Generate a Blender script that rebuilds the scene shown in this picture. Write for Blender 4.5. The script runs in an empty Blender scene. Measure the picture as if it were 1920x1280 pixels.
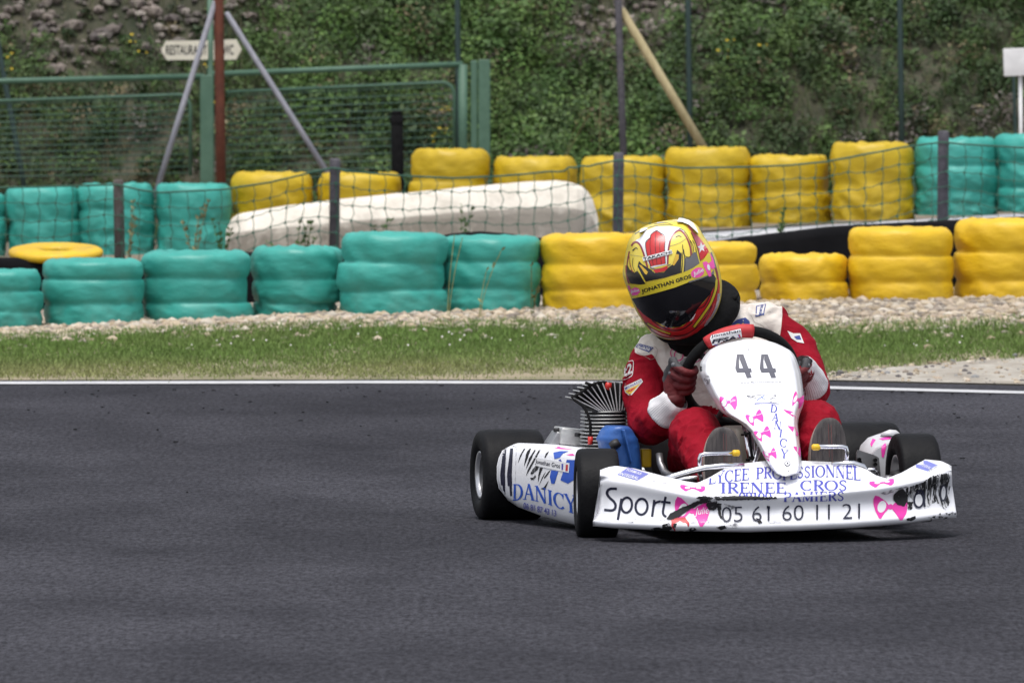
import bpy, bmesh, math, random
import numpy as np
from mathutils import Vector, Matrix, noise
from mathutils.bvhtree import BVHTree

# ---------------------------------------------------------------- camera, sky, sun, exposure
SC = bpy.context.scene
COL = SC.collection
F_PX, CAM_H, HOR = 16900.0, 1.5, 46.0            # focal length and horizon row for a 1920-wide frame
PITCH = math.atan((640.0 - HOR) / F_PX)
cam_d = bpy.data.cameras.new('camera')
cam = bpy.data.objects.new('camera', cam_d)
COL.objects.link(cam)
cam.location = (0, 0, CAM_H)
cam.rotation_euler = (math.pi / 2 - PITCH, 0, 0)
cam_d.sensor_fit = 'HORIZONTAL'
cam_d.sensor_width = 36.0
cam_d.lens = F_PX / 1920.0 * 36.0
cam_d.clip_start = 0.5
cam_d.clip_end = 3000
cam_d.dof.use_dof = True
cam_d.dof.focus_distance = 26.6
cam_d.dof.aperture_fstop = 18.0
SC.camera = cam

SUN_EL, SUN_AZ = math.radians(73), math.radians(-15)     # azimuth measured from behind the camera
world = bpy.data.worlds.new('World')
SC.world = world
world.use_nodes = True
wn = world.node_tree.nodes
wn.clear()
w_out = wn.new('ShaderNodeOutputWorld')
w_bg = wn.new('ShaderNodeBackground')
w_sky = wn.new('ShaderNodeTexSky')
w_sky.sky_type = 'NISHITA'
w_sky.sun_disc = False
w_sky.sun_elevation = SUN_EL
w_sky.sun_rotation = math.pi - SUN_AZ
w_sky.dust_density = 3.0
w_sky.air_density = 1.0
w_sky.ozone_density = 1.0
w_hsv = wn.new('ShaderNodeHueSaturation')        # overcast: the blue mostly washed out of the sky light
w_hsv.inputs['Saturation'].default_value = 0.35
w_bg.inputs['Strength'].default_value = 0.14
world.node_tree.links.new(w_sky.outputs[0], w_hsv.inputs['Color'])
world.node_tree.links.new(w_hsv.outputs[0], w_bg.inputs['Color'])
world.node_tree.links.new(w_bg.outputs[0], w_out.inputs['Surface'])
sun_d = bpy.data.lights.new('sun', 'SUN')
sun_d.energy = 1.5
sun_d.angle = math.radians(26)
sun_d.color = (1.0, 0.97, 0.93)
sun = bpy.data.objects.new('sun', sun_d)
COL.objects.link(sun)
_sd = Vector((math.sin(SUN_AZ) * math.cos(SUN_EL), -math.cos(SUN_AZ) * math.cos(SUN_EL), math.sin(SUN_EL)))
sun.rotation_euler = _sd.to_track_quat('Z', 'Y').to_euler()
sun.location = (0, 0, 30)
SC.view_settings.view_transform = 'Standard'
SC.view_settings.look = 'None'
SC.view_settings.exposure = 0.62
SC.view_settings.gamma = 1.0
SC.render.engine = 'CYCLES'
SC.cycles.use_denoising = True
SC.cycles.max_bounces = 6

# ---------------------------------------------------------------- measuring helpers
CP, SP = math.cos(PITCH), math.sin(PITCH)
CAM = Vector((0, 0, CAM_H))
def ray(px, py):
    xc, yc = (px - 960.0) / F_PX, (640.0 - py) / F_PX
    return Vector((xc, CP + yc * SP, -SP + yc * CP))
def P(px, py, Y):
    d = ray(px, py)
    return CAM + d * (Y / d.y)
def G(px, py, z=0.0):
    d = ray(px, py)
    return CAM + d * ((z - CAM_H) / d.z)
YAW = math.radians(11.3)
KO = G(1415, 1002)
KX = Vector((math.cos(YAW), math.sin(YAW), 0))
KY = Vector((-math.sin(YAW), math.cos(YAW), 0))
def to_k(w):
    v = w - KO
    return Vector((v.dot(KX), v.dot(KY), v.z))
def kdir(px, py):
    d = ray(px, py)
    return Vector((d.dot(KX), d.dot(KY), d.z)).normalized()
CAMK = to_k(CAM)
def K(px, py, yl):
    """kart-local point seen at photo pixel (px,py) on the local plane y = yl"""
    d = ray(px, py)
    t = (yl - CAMK.y) / d.dot(KY)
    return to_k(CAM + d * t)
def lerp(a, b, t): return a + (b - a) * t
def interp(x, xs, ys): return float(np.interp(x, xs, ys))
def smooth(a, b, x):
    t = min(1.0, max(0.0, (x - a) / (b - a)))
    return t * t * (3 - 2 * t)

# ---------------------------------------------------------------- materials
def mat(name, c1, c2=None, scale=8.0, rough=0.5, metal=0.0, bump=0.0, bscale=60.0, coat=0.0, stretch=None,
        detail=4.0, lo=0.35, hi=0.65, spec=0.5, sheen=0.0, tint=False, rough2=None):
    m = bpy.data.materials.new(name)
    m.use_nodes = True
    nt = m.node_tree
    b = nt.nodes['Principled BSDF']
    b.inputs['Roughness'].default_value = rough
    b.inputs['Metallic'].default_value = metal
    b.inputs['Specular IOR Level'].default_value = spec
    b.inputs['Coat Weight'].default_value = coat
    b.inputs['Coat Roughness'].default_value = 0.08
    b.inputs['Sheen Weight'].default_value = sheen
    b.inputs['Base Color'].default_value = (*c1, 1)
    tc = nt.nodes.new('ShaderNodeTexCoord')
    src = tc.outputs['Object']
    if stretch:
        mp = nt.nodes.new('ShaderNodeMapping')
        mp.inputs['Scale'].default_value = stretch
        nt.links.new(src, mp.inputs['Vector'])
        src = mp.outputs[0]
    if tint:
        at = nt.nodes.new('ShaderNodeAttribute')
        at.attribute_name = 'tint'
        nt.links.new(at.outputs['Color'], b.inputs['Base Color'])
    elif c2 is not None:
        n = nt.nodes.new('ShaderNodeTexNoise')
        n.inputs['Scale'].default_value = scale
        n.inputs['Detail'].default_value = detail
        n.inputs['Roughness'].default_value = 0.6
        nt.links.new(src, n.inputs['Vector'])
        r = nt.nodes.new('ShaderNodeValToRGB')
        r.color_ramp.elements[0].position = lo
        r.color_ramp.elements[1].position = hi
        r.color_ramp.elements[0].color = (*c1, 1)
        r.color_ramp.elements[1].color = (*c2, 1)
        nt.links.new(n.outputs['Fac'], r.inputs['Fac'])
        nt.links.new(r.outputs[0], b.inputs['Base Color'])
        if rough2 is not None:
            mr = nt.nodes.new('ShaderNodeMapRange')
            mr.inputs['From Min'].default_value = lo
            mr.inputs['From Max'].default_value = hi
            mr.inputs['To Min'].default_value = rough
            mr.inputs['To Max'].default_value = rough2
            nt.links.new(n.outputs['Fac'], mr.inputs['Value'])
            nt.links.new(mr.outputs[0], b.inputs['Roughness'])
    if bump > 0:
        n2 = nt.nodes.new('ShaderNodeTexNoise')
        n2.inputs['Scale'].default_value = bscale
        n2.inputs['Detail'].default_value = 4.0
        nt.links.new(src, n2.inputs['Vector'])
        bp = nt.nodes.new('ShaderNodeBump')
        bp.inputs['Strength'].default_value = bump
        bp.inputs['Distance'].default_value = 0.02
        nt.links.new(n2.outputs['Fac'], bp.inputs['Height'])
        nt.links.new(bp.outputs[0], b.inputs['Normal'])
    return m

# ---------------------------------------------------------------- mesh builder
class MB:
    def __init__(s):
        s.v, s.f, s.m, s.sm = [], [], [], []
    def add(s, verts, faces, mi=0, smooth=True):
        o = len(s.v)
        s.v += [tuple(v) for v in verts]
        for f in faces:
            s.f.append(tuple(i + o for i in f))
            s.m.append(mi)
            s.sm.append(smooth)
        return s
    def box(s, c, size, mi=0, rot=None, bev=0.0):
        bm = bmesh.new()
        bmesh.ops.create_cube(bm, size=1.0)
        bmesh.ops.scale(bm, vec=size, verts=bm.verts)
        if bev > 0:
            bmesh.ops.bevel(bm, geom=list(bm.edges), offset=bev, segments=2, profile=0.7, affect='EDGES')
        M = Matrix.Translation(c) @ (rot.to_4x4() if rot is not None else Matrix())
        bm.verts.index_update()
        s.add([M @ v.co for v in bm.verts], [[v.index for v in f.verts] for f in bm.faces], mi, bev > 0)
        bm.free()
        return s
    def tube(s, pts, rad, seg=10, mi=0, caps=True, closed=False, flat=1.0):
        pts = [Vector(p) for p in pts]
        n = len(pts)
        rads = rad if isinstance(rad, (list, tuple)) else [rad] * n
        up = None
        rings = []
        for i in range(n):
            if closed:
                t = pts[(i + 1) % n] - pts[i - 1]
            else:
                t = pts[min(i + 1, n - 1)] - pts[max(i - 1, 0)]
            t.normalize()
            if up is None:
                up = t.orthogonal().normalized()
            up = (up - t * up.dot(t))
            if up.length < 1e-6:
                up = t.orthogonal()
            up.normalize()
            sd = t.cross(up)
            rings.append([pts[i] + (up * math.cos(a) + sd * math.sin(a) * flat) * rads[i]
                          for a in (2 * math.pi * k / seg for k in range(seg))])
        vs = [p for r in rings for p in r]
        fs = []
        for i in range(n if closed else n - 1):
            a, b = i * seg, ((i + 1) % n) * seg
            for k in range(seg):
                k2 = (k + 1) % seg
                fs.append((a + k, a + k2, b + k2, b + k))
        if caps and not closed:
            fs.append(tuple(range(seg - 1, -1, -1)))
            fs.append(tuple((n - 1) * seg + k for k in range(seg)))
        s.add(vs, fs, mi)
        return s
    def lathe(s, prof, seg=40, mi=0, M=None, closed=True):
        """prof: (radius, height) list turned about local z, then placed by matrix M"""
        M = M or Matrix()
        vs, fs = [], []
        n = len(prof)
        for k in range(seg):
            a = 2 * math.pi * k / seg
            for r, h in prof:
                vs.append(M @ Vector((r * math.cos(a), r * math.sin(a), h)))
        for k in range(seg):
            k2 = (k + 1) % seg
            for i in range(n - 1):
                fs.append((k * n + i, k2 * n + i, k2 * n + i + 1, k * n + i + 1))
        s.add(vs, fs, mi)
        return s
    def grid(s, rows, mi=0, smooth=True):
        n, m = len(rows), len(rows[0])
        vs = [p for r in rows for p in r]
        fs = [(i * m + j, i * m + j + 1, (i + 1) * m + j + 1, (i + 1) * m + j) for i in range(n - 1) for j in range(m - 1)]
        s.add(vs, fs, mi, smooth)
        return s
    def bvh(s):
        return BVHTree.FromPolygons([Vector(v) for v in s.v], s.f)
    def build(s, name, mats, parent=None, M=None, recalc=True, weld=True):
        me = bpy.data.meshes.new(name)
        me.from_pydata(s.v, [], s.f)
        if not isinstance(mats, (list, tuple)):
            mats = [mats]
        for m in mats:
            me.materials.append(m)
        me.polygons.foreach_set('material_index', s.m)
        me.polygons.foreach_set('use_smooth', s.sm)
        if recalc or weld:
            bm = bmesh.new()
            bm.from_mesh(me)
            if weld: bmesh.ops.remove_doubles(bm, verts=bm.verts, dist=2e-6)
            if recalc: bmesh.ops.recalc_face_normals(bm, faces=bm.faces)
            bm.to_mesh(me)
            bm.free()
        me.update()
        o = bpy.data.objects.new(name, me)
        COL.objects.link(o)
        if parent is not None:
            o.parent = parent
        elif M is not None:
            o.matrix_world = M
        return o
def tag(o, label=None, cat=None, group=None, kind=None):
    if label: o['label'] = label
    if cat: o['category'] = cat
    if group: o['group'] = group
    if kind: o['kind'] = kind
    return o
def empty(name, label, cat, loc=(0, 0, 0), rz=0.0, group=None):
    o = bpy.data.objects.new(name, None)
    COL.objects.link(o)
    o.location = loc
    o.rotation_euler = (0, 0, rz)
    o.empty_display_size = 0.1
    return tag(o, label, cat, group)
def rebase(mb, o):
    """shift a builder's vertices so that the object's origin is point o"""
    o = Vector(o)
    mb.v = [tuple(Vector(v) - o) for v in mb.v]
    return Matrix.Translation(o)
def stuff_mesh(name, verts, faces_n, nper, mats, tint=None, midx=None):
    """fast mesh: verts (N,3) where each face owns nper consecutive vertices"""
    me = bpy.data.meshes.new(name)
    nv = len(verts)
    me.vertices.add(nv)
    me.vertices.foreach_set('co', np.asarray(verts, np.float32).ravel())
    me.loops.add(nv)
    me.loops.foreach_set('vertex_index', np.arange(nv, dtype=np.int32))
    me.polygons.add(faces_n)
    me.polygons.foreach_set('loop_start', np.arange(0, nv, nper, dtype=np.int32))
    for m in mats: me.materials.append(m)
    if midx is not None: me.polygons.foreach_set('material_index', np.asarray(midx, np.int32))
    if tint is not None:
        a = me.color_attributes.new('tint', 'FLOAT_COLOR', 'POINT')
        t = np.ones((nv, 4), np.float32)
        t[:, :3] = np.repeat(tint, nper, axis=0)
        a.data.foreach_set('color', t.ravel())
    me.update(calc_edges=True)
    me.validate()
    o = bpy.data.objects.new(name, me)
    COL.objects.link(o)
    return o
# ================================================================ THE SETTING
rng = np.random.default_rng(7)
R = random.Random(11)
def z44(x):
    return interp(x, [-9, -2.53, -0.85, 0.1, 1.15, 2.53, 9], [-0.02, -0.008, 0.052, 0.066, 0.088, 0.098, 0.11])
def z60(x):
    return interp(x, [-12, -3.4, -1.2, 0.6, 1.6, 3.4, 12], [-0.05, -0.02, 0.02, 0.10, 0.17, 0.27, 0.35])
def zg(x, y):
    if y < 40.5: return 0.0
    a = z44(x)
    if y < 44.3: return a * smooth(40.5, 44.3, y)
    if y < 60: return lerp(a, z60(x * 60 / max(y, 44.0)), smooth(44.3, 60, y))
    b = z60(x)
    if y < 64: return b
    h = b + (y - 64) * 0.72
    if y > 80: h = b + 11.5 + (y - 80) * 0.08
    n = noise.noise(Vector((x * 0.55, y * 0.55, 3.1))) * 0.28 + noise.noise(Vector((x * 1.9, y * 1.9, 7.7))) * 0.10
    return h + n * smooth(64, 65.5, y)
M_earth = mat('earth', (0.13, 0.105, 0.075), (0.22, 0.18, 0.13), scale=3, rough=0.95, bump=0.6, bscale=25)
M_hill = mat('hill_soil', (0.018, 0.024, 0.011), (0.075, 0.068, 0.045), scale=2.5, rough=0.95, bump=0.8, bscale=10)

def GT(px, py):
    """the ground point seen at photo pixel (px,py)"""
    a, b = 30.0, 63.0
    for _ in range(22):
        m = (a + b) / 2
        q = P(px, py, m)
        if q.z > zg(q.x, m): a = m
        else: b = m
    return P(px, py, a)
def sheet(name, xs, ys, zf, m):
    mb = MB()
    mb.grid([[(x, y, zf(x, y)) for x in xs] for y in ys])
    o = mb.build(name, m)
    tag(o, kind='structure')
    return o
xs = list(np.concatenate([np.linspace(-300, -10, 14), np.linspace(-9, 9, 61), np.linspace(10, 300, 14)]))
ys = list(np.concatenate([np.linspace(-60, 38, 15), np.linspace(39, 64, 51)]))
sheet('ground', xs, ys, lambda x, y: zg(x, y) - 0.02, M_earth)
ys = list(np.concatenate([np.linspace(64, 72, 60), np.linspace(72.5, 80, 12), np.linspace(84, 600, 10)]))
sheet('hillside', xs, ys, lambda x, y: zg(x, y) - 0.02, M_hill)

# --- the track: asphalt, its far edge, the painted edge line
EDGE_X = [-300, -200, 0, 700, 1100, 1560, 1920, 2400, 3200]
EDGE_Y = [712, 712, 712, 711, 711.5, 714, 722, 736, 765]
LINE_Y = [719, 719, 719, 717.5, 718.5, 728, 737, 754, 790]
def edge_curve(ylist, off):
    pts = []
    for px in list(range(-300, 3000, 60)):
        pts.append(G(px, interp(px, EDGE_X, ylist) + off))
    return pts
M_asphalt = bpy.data.materials.new('asphalt')
M_asphalt.use_nodes = True
_nt = M_asphalt.node_tree
_b = _nt.nodes['Principled BSDF']
_b.inputs['Roughness'].default_value = 0.85
_b.inputs['Specular IOR Level'].default_value = 0.08
_tc = _nt.nodes.new('ShaderNodeTexCoord')
def _nz(scale, stretch, detail=5.0, rgh=0.6):
    mp = _nt.nodes.new('ShaderNodeMapping')
    mp.inputs['Scale'].default_value = stretch
    _nt.links.new(_tc.outputs['Object'], mp.inputs['Vector'])
    n = _nt.nodes.new('ShaderNodeTexNoise')
    n.inputs['Scale'].default_value = scale
    n.inputs['Detail'].default_value = detail
    n.inputs['Roughness'].default_value = rgh
    _nt.links.new(mp.outputs[0], n.inputs['Vector'])
    return n
def _ramp(fac, p0, p1, c0, c1):
    r = _nt.nodes.new('ShaderNodeValToRGB')
    r.color_ramp.elements[0].position, r.color_ramp.elements[1].position = p0, p1
    r.color_ramp.elements[0].color, r.color_ramp.elements[1].color = (*c0, 1), (*c1, 1)
    _nt.links.new(fac, r.inputs['Fac'])
    return r
def _mix(kind, fac, a, b):
    m = _nt.nodes.new('ShaderNodeMix')
    m.data_type, m.blend_type = 'RGBA', kind
    m.inputs['Factor'].default_value = fac
    _nt.links.new(a, m.inputs['A'])
    _nt.links.new(b, m.inputs['B'])
    return m.outputs['Result']
_g1 = _ramp(_nz(1.0, (58, 11, 20), 9.0, 0.85).outputs['Fac'], 0.36, 0.66, (0.008, 0.008, 0.0100), (0.081, 0.080, 0.092))
_g2 = _ramp(_nz(1.0, (0.35, 0.16, 1), 3.0).outputs['Fac'], 0.3, 0.7, (0.72, 0.72, 0.74), (1.12, 1.12, 1.14))
_g3 = _ramp(_nz(1.0, (1.2, 0.55, 1), 6.0, 0.7).outputs['Fac'], 0.32, 0.62, (0.60, 0.60, 0.62), (1.12, 1.12, 1.12))
_c = _mix('MULTIPLY', 1.0, _g1.outputs[0], _g2.outputs[0])
_c = _mix('MULTIPLY', 1.0, _c, _g3.outputs[0])
_nt.links.new(_c, _b.inputs['Base Color'])
_bp = _nt.nodes.new('ShaderNodeBump')
_bp.inputs['Strength'].default_value = 0.5
_bp.inputs['Distance'].default_value = 0.01
_nt.links.new(_nz(1.0, (40, 14, 40), 6.0, 0.7).outputs['Fac'], _bp.inputs['Height'])
_nt.links.new(_bp.outputs[0], _b.inputs['Normal'])
mb = MB()
far = edge_curve(EDGE_Y, 0)
rows = [[(p.x * 6, -55, 0.0) for p in far], [(p.x * 2, 10, 0.0) for p in far], [(p.x, 33.5, 0.0) for p in far], [(p.x, p.y, 0.0) for p in far]]
mb.grid(rows)
tag(mb.build('track', M_asphalt), kind='structure')
M_line = mat('line_paint', (0.36, 0.36, 0.37), (0.60, 0.60, 0.61), scale=14, rough=0.7, bump=0.1, stretch=(0.5, 3, 1))
mb = MB()
a, b = edge_curve(LINE_Y, -2.4), edge_curve(LINE_Y, 2.4)
mb.grid([[(p.x, p.y, 0.004) for p in a], [(p.x, p.y, 0.004) for p in b]])
tag(mb.build('edge_line', M_line), kind='structure')

# --- rubber crumbs off the racing line
N = 110
px_ = rng.uniform(-150, 2070, N); py_ = 724 + rng.exponential(38, N)
vs = []
cnt = 0
for i in range(N):
    if py_[i] > 1000: continue
    p = G(px_[i], max(py_[i], interp(px_[i], EDGE_X, LINE_Y) + 6))
    L = rng.uniform(0.003, 0.009) * (2.0 if rng.random() < 0.06 else 1); W = rng.uniform(0.005, 0.016); H = rng.uniform(0.002, 0.005)
    a = rng.uniform(-0.4, 0.4)
    c, s_ = math.cos(a), math.sin(a)
    A = [(-L, -W), (L, -W), (L, W), (-L, W)]
    base = [(p.x + u * c - w * s_, p.y + u * s_ + w * c) for u, w in A]
    vs += [(x, y, 0.003) for x, y in base[:2]] + [(x, y, 0.003 + H) for x, y in base[1::-1]]
    vs += [(x, y, 0.003 + H * (1 if k < 2 else 0.3)) for k, (x, y) in enumerate(base)]
    cnt += 2
M_crumb = mat('rubber_crumb', (0.012, 0.012, 0.013), rough=0.9)
tag(stuff_mesh('rubber_crumbs', vs, cnt, 4, [M_crumb]), 'black rubber crumbs scattered on the asphalt along the white line', 'rubber crumbs', kind='stuff')

# --- verge soil, sandy run-off patch, gravel bed
def conform(name, poly_lo, poly_hi, n, m, dz):
    mb = MB()
    rows = []
    for k in range(n + 1):
        rows.append([(lerp(a.x, b.x, k / n), lerp(a.y, b.y, k / n), zg(lerp(a.x, b.x, k / n), lerp(a.y, b.y, k / n)) + dz) for a, b in zip(poly_lo, poly_hi)])
    mb.grid(rows)
    return tag(mb.build(name, m), kind='structure')
M_verge = mat('verge_soil', (0.13, 0.13, 0.06), (0.29, 0.24, 0.16), scale=2.2, rough=0.95, bump=0.5, bscale=30, stretch=(1, 0.5, 1))
PXS = list(range(-420, 2400, 60))
lo_e = [G(px, interp(px, EDGE_X, EDGE_Y) + 0.5) for px in PXS]
GR_X = [-400, 0, 300, 640, 1000, 1300, 1560, 1920, 2400]
GR_Y = [644, 638, 624, 614, 612, 615, 626, 609, 605]          # row where gravel gives way to grass
hi_e = []
for px in PXS:
    q = GT(px, interp(px, GR_X, GR_Y))
    hi_e.append(Vector((q.x, q.y + 0.4, 0)))
conform('verge', lo_e, hi_e, 8, M_verge, 0.001)
M_gbed = mat('gravel_bed', (0.16, 0.13, 0.10), (0.36, 0.31, 0.24), scale=16, rough=0.95, bump=0.9, bscale=40)
conform('gravel_bed', [Vector((p.x, p.y - 0.4, 0)) for p in hi_e], [Vector((p.x * 1.1, 47.5, 0)) for p in hi_e], 10, M_gbed, 0.005)
M_sand = mat('sand', (0.25, 0.22, 0.18), (0.40, 0.37, 0.32), scale=5, rough=0.95, bump=0.6, bscale=40, stretch=(1, 0.4, 1))
def sand_top(px): return interp(px, [1520, 1560, 1620, 1760, 1920, 2400], [713, 704, 697, 683, 672, 660]) + 3 * noise.noise(Vector((px * 0.02, 0, 0)))
sp = list(range(1525, 2400, 25))
conform('sandy_patch', [G(px, interp(px, EDGE_X, EDGE_Y) + 0.4) for px in sp], [GT(px, sand_top(px)) for px in sp], 5, M_sand, 0.006)

# stones
M_stone = mat('stones', (0, 0, 0), tint=True, rough=0.9)
ico = bmesh.new()
bmesh.ops.create_icosphere(ico, subdivisions=1, radius=1)
ico.verts.ensure_lookup_table()
icoV = np.array([v.co[:] for v in ico.verts]); icoF = np.array([[v.index for v in f.verts] for f in ico.faces])
ico.free()
def stones(n, posf, rmin, rmax, pal):
    V, T = [], []
    k = 0
    while k < n:
        q = posf()
        if q is None: continue
        x, y, z = q
        r = rmin + (rmax - rmin) * rng.random() ** 2.2
        v = icoV * (r * np.array([rng.uniform(0.8, 1.4), rng.uniform(0.8, 1.3), rng.uniform(0.5, 0.9)])) * (1 + rng.uniform(-0.22, 0.22, (len(icoV), 1)))
        a = rng.uniform(0, 6.28); c, s_ = math.cos(a), math.sin(a)
        v = np.stack([v[:, 0] * c - v[:, 1] * s_ + x, v[:, 0] * s_ + v[:, 1] * c + y, v[:, 2] + z + r * 0.25], 1)
        V.append(v[icoF].reshape(-1, 3))
        col = np.array(pal[rng.integers(len(pal))]) * rng.uniform(0.75, 1.2)
        T.append(np.repeat(col[None], len(icoF), 0))
        k += 1
    return np.concatenate(V), np.concatenate(T)
PAL = [(0.38, 0.31, 0.22), (0.43, 0.36, 0.27), (0.31, 0.245, 0.165), (0.46, 0.41, 0.34), (0.23, 0.195, 0.16), (0.40, 0.325, 0.25)]
TB_X, TB_Y = [-400, 0, 300, 640, 1000, 1400, 1920, 2400], [612, 603, 597, 580, 571, 560, 556, 554]
def _gpos():
    px = rng.uniform(-420, 2330)
    g = interp(px, GR_X, GR_Y)
    py = lerp(g + 5, interp(px, TB_X, TB_Y), rng.random()) if rng.random() > 0.07 else g + rng.exponential(7)
    q = GT(px, py)
    return q.x, q.y, zg(q.x, q.y)
v, t = stones(16000, _gpos, 0.008, 0.030, PAL)
tag(stuff_mesh('gravel', v, len(v) // 3, 3, [M_stone], tint=t), 'beige pebbles heaped in a band in front of the wrapped tyre stacks', 'gravel', kind='stuff')
def _spos():
    px = rng.uniform(1540, 2100)
    lo, hi = interp(px, EDGE_X, EDGE_Y), sand_top(px) - 5
    p = GT(px, rng.uniform(hi, lo))
    return p.x, p.y, zg(p.x, p.y) + 0.004
v, t = stones(420, _spos, 0.004, 0.016, PAL + [(0.2, 0.2, 0.2), (0.10, 0.09, 0.09)])
tag(stuff_mesh('loose_stones', v, len(v) // 3, 3, [M_stone], tint=t), 'small loose stones on the pale sandy patch beside the track', 'stones', kind='stuff')

# grass blades on the verge
def blades(n, posf, colf):
    V = np.zeros((n, 4, 3), np.float32); T = np.zeros((n, 3), np.float32)
    k = 0
    while k < n:
        q = posf()
        if q is None: continue
        x, y, z, h, w, dens = q
        a = rng.uniform(0, 6.28); lean = rng.uniform(0.1, 0.9) * h; la = rng.uniform(0, 6.28)
        dx, dy = math.cos(a) * w, math.sin(a) * w
        lx, ly = math.cos(la) * lean, math.sin(la) * lean
        V[k, 0] = (x - dx, y - dy, z - 0.003); V[k, 1] = (x + dx, y + dy, z - 0.003)
        V[k, 2] = (x + lx + dx * 0.25, y + ly + dy * 0.25, z + h); V[k, 3] = (x + lx - dx * 0.25, y + ly - dy * 0.25, z + h)
        T[k] = colf(x, y, h)
        k += 1
    return V.reshape(-1, 3), T
M_blade = mat('grass_blade', (0, 0, 0), tint=True, rough=0.7, spec=0.2)
def _bpos():
    px = rng.uniform(-250, 2170)
    ylo = interp(px, EDGE_X, EDGE_Y) - 1
    yhi = interp(px, GR_X, GR_Y) - 2
    u = rng.random()
    py = lerp(ylo, yhi, u)
    p = GT(px, py)
    y = p.y * (1 + 0.006 * rng.standard_normal())
    if px > 1500 and py > sand_top(px) - 6 + 10 * noise.noise(Vector((px * 0.03, py * 0.1, 0))): return None
    d = noise.noise(Vector((p.x * 1.7, y * 0.9, 1.3))) * 0.5 + 0.5 + 0.25 * noise.noise(Vector((p.x * 6, y * 3, 5)))
    d2 = d + 1.0 * u - 0.1
    if u < 0.05 and rng.random() > 0.3: return None
    if rng.random() > smooth(0.15, 0.85, d2): return None
    h = (0.010 + 0.022 * u * (0.5 + d)) * rng.uniform(0.5, 1.25)
    return p.x, y, zg(p.x, y), h, rng.uniform(0.0016, 0.0042), u
def _bcol(x, y, h):
    u = smooth(37.8, 41.5, y)
    g = 0.5 + 0.5 * noise.noise(Vector((x * 1.3, y * 0.7, 9.0)))
    dry = (1 - 0.75 * u) * (0.22 + 0.55 * (1 - g))
    c = np.array([0.098, 0.188, 0.036]) * (1 - dry) + np.array([0.34, 0.29, 0.15]) * dry
    return c * rng.uniform(0.55, 1.35)
v, t = blades(120000, _bpos, _bcol)
tag(stuff_mesh('grass', v, len(v) // 4, 4, [M_blade], tint=t), 'short patchy grass strip between the white line and the gravel', 'grass', kind='stuff')
# small pale daisies in the grass
V = []; T = []
k = 0
while k < 40:
    px = rng.normal(R.choice([640, 820, 1240, 1700, 420, 980]), 60); py = rng.uniform(628, 668)
    p = GT(px, py); z = zg(p.x, p.y) + 0.05
    r = rng.uniform(0.002, 0.0042)
    V += [(p.x - r, p.y - 0.002, z - r), (p.x + r, p.y - 0.002, z - r), (p.x + r, p.y + r, z + r * 0.8), (p.x - r, p.y + r, z + r * 0.8)]
    T.append((0.5, 0.48, 0.44)); k += 1
tag(stuff_mesh('daisies', V, len(T), 4, [M_blade], tint=np.array(T)), 'tiny white daisies dotted through the grass strip', 'flowers', kind='stuff')

# --- service road behind the belt
M_road2 = mat('pale_asphalt', (0.30, 0.30, 0.32), (0.44, 0.44, 0.46), scale=6, rough=0.9)
rp = [lerp(-0.2, 5.5, k / 24) for k in range(25)]
def road_edges(y): return [Vector((x * y / 52.0, y + x * 0.15, 0)) for x in rp]
conform('service_road', road_edges(50.5), road_edges(58.2), 12, M_road2, 0.006)
conform('road_line', road_edges(56.6), road_edges(57.4), 2, M_line, 0.011)

# --- hillside plants: leaf clumps over the slope, thinning out on the bare soil
M_leaf = mat('leaf', (0, 0, 0), tint=True, rough=0.6, spec=0.3)
def bare(x, y, z):
    """1 on the bare soil patches high on the slope"""
    px = 960 + x * F_PX / y; py = HOR + (CAM_H - z) * F_PX / y
    a = smooth(150, 60, py + 55 * noise.noise(Vector((px * 0.006, py * 0.012, 2)))) * (smooth(560, 260, px) + 0.6 * smooth(90, 0, abs(px - 520)))
    b = smooth(140, 60, py + 45 * noise.noise(Vector((px * 0.012, py * 0.02, 4)))) * smooth(210, 60, abs(px - 1200))
    return min(1, max(a, b))
LV, LT = [], []
base_cols = np.array([(0.033, 0.070, 0.015), (0.050, 0.096, 0.020), (0.025, 0.050, 0.014), (0.066, 0.112, 0.026), (0.046, 0.074, 0.024)])
nclump = 0
while nclump < 6500:
    y = 63.7 + rng.random() * 7.5
    x = rng.uniform(-7, 7)
    z = zg(x, y)
    bz = bare(x, y, z)
    if rng.random() < bz * 0.93: continue
    big = noise.noise(Vector((x * 0.7, y * 0.7, 5.5)))
    rr = rng.uniform(0.05, 0.17) * (1.0 + 0.7 * big)
    nl = int(105 * (rr / 0.12) ** 1.5) + 16
    hh = rr * rng.uniform(0.7, 1.5)
    d = rng.standard_normal((nl, 3)); d /= np.linalg.norm(d, axis=1)[:, None]
    rad = rng.random(nl) ** 0.45
    c = np.array([x, y, z + hh * 0.5]) + d * rad[:, None] * np.array([rr, rr, hh])
    sz = rng.uniform(0.008, 0.022, nl) * (1.5 if rng.random() < 0.12 else 1)
    a1 = rng.standard_normal((nl, 3)); a1[:, 2] *= 0.6; a1 /= np.linalg.norm(a1, axis=1)[:, None]
    nn = np.array([0, -0.45, 0.85]) + 0.45 * rng.standard_normal((nl, 3))
    a2 = np.cross(nn, a1); a2 /= np.linalg.norm(a2, axis=1)[:, None] + 1e-9
    a1 = a1 * sz[:, None]; a2 = a2 * (sz * 0.55)[:, None]
    q = np.stack([c - a1, c - a2, c + a1, c + a2], 1)
    LV.append(q.reshape(-1, 3))
    col = base_cols[rng.integers(5)] * rng.uniform(0.7, 1.35) * (1 + 0.55 * big)
    if rng.random() < 0.05: col = np.array([0.17, 0.14, 0.075]) * rng.uniform(0.6, 1.1)
    if rng.random() < 0.02: col = np.array([0.13, 0.11, 0.10])
    LT.append(col * rng.uniform(0.85, 1.15, (nl, 1)))
    nclump += 1
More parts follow.
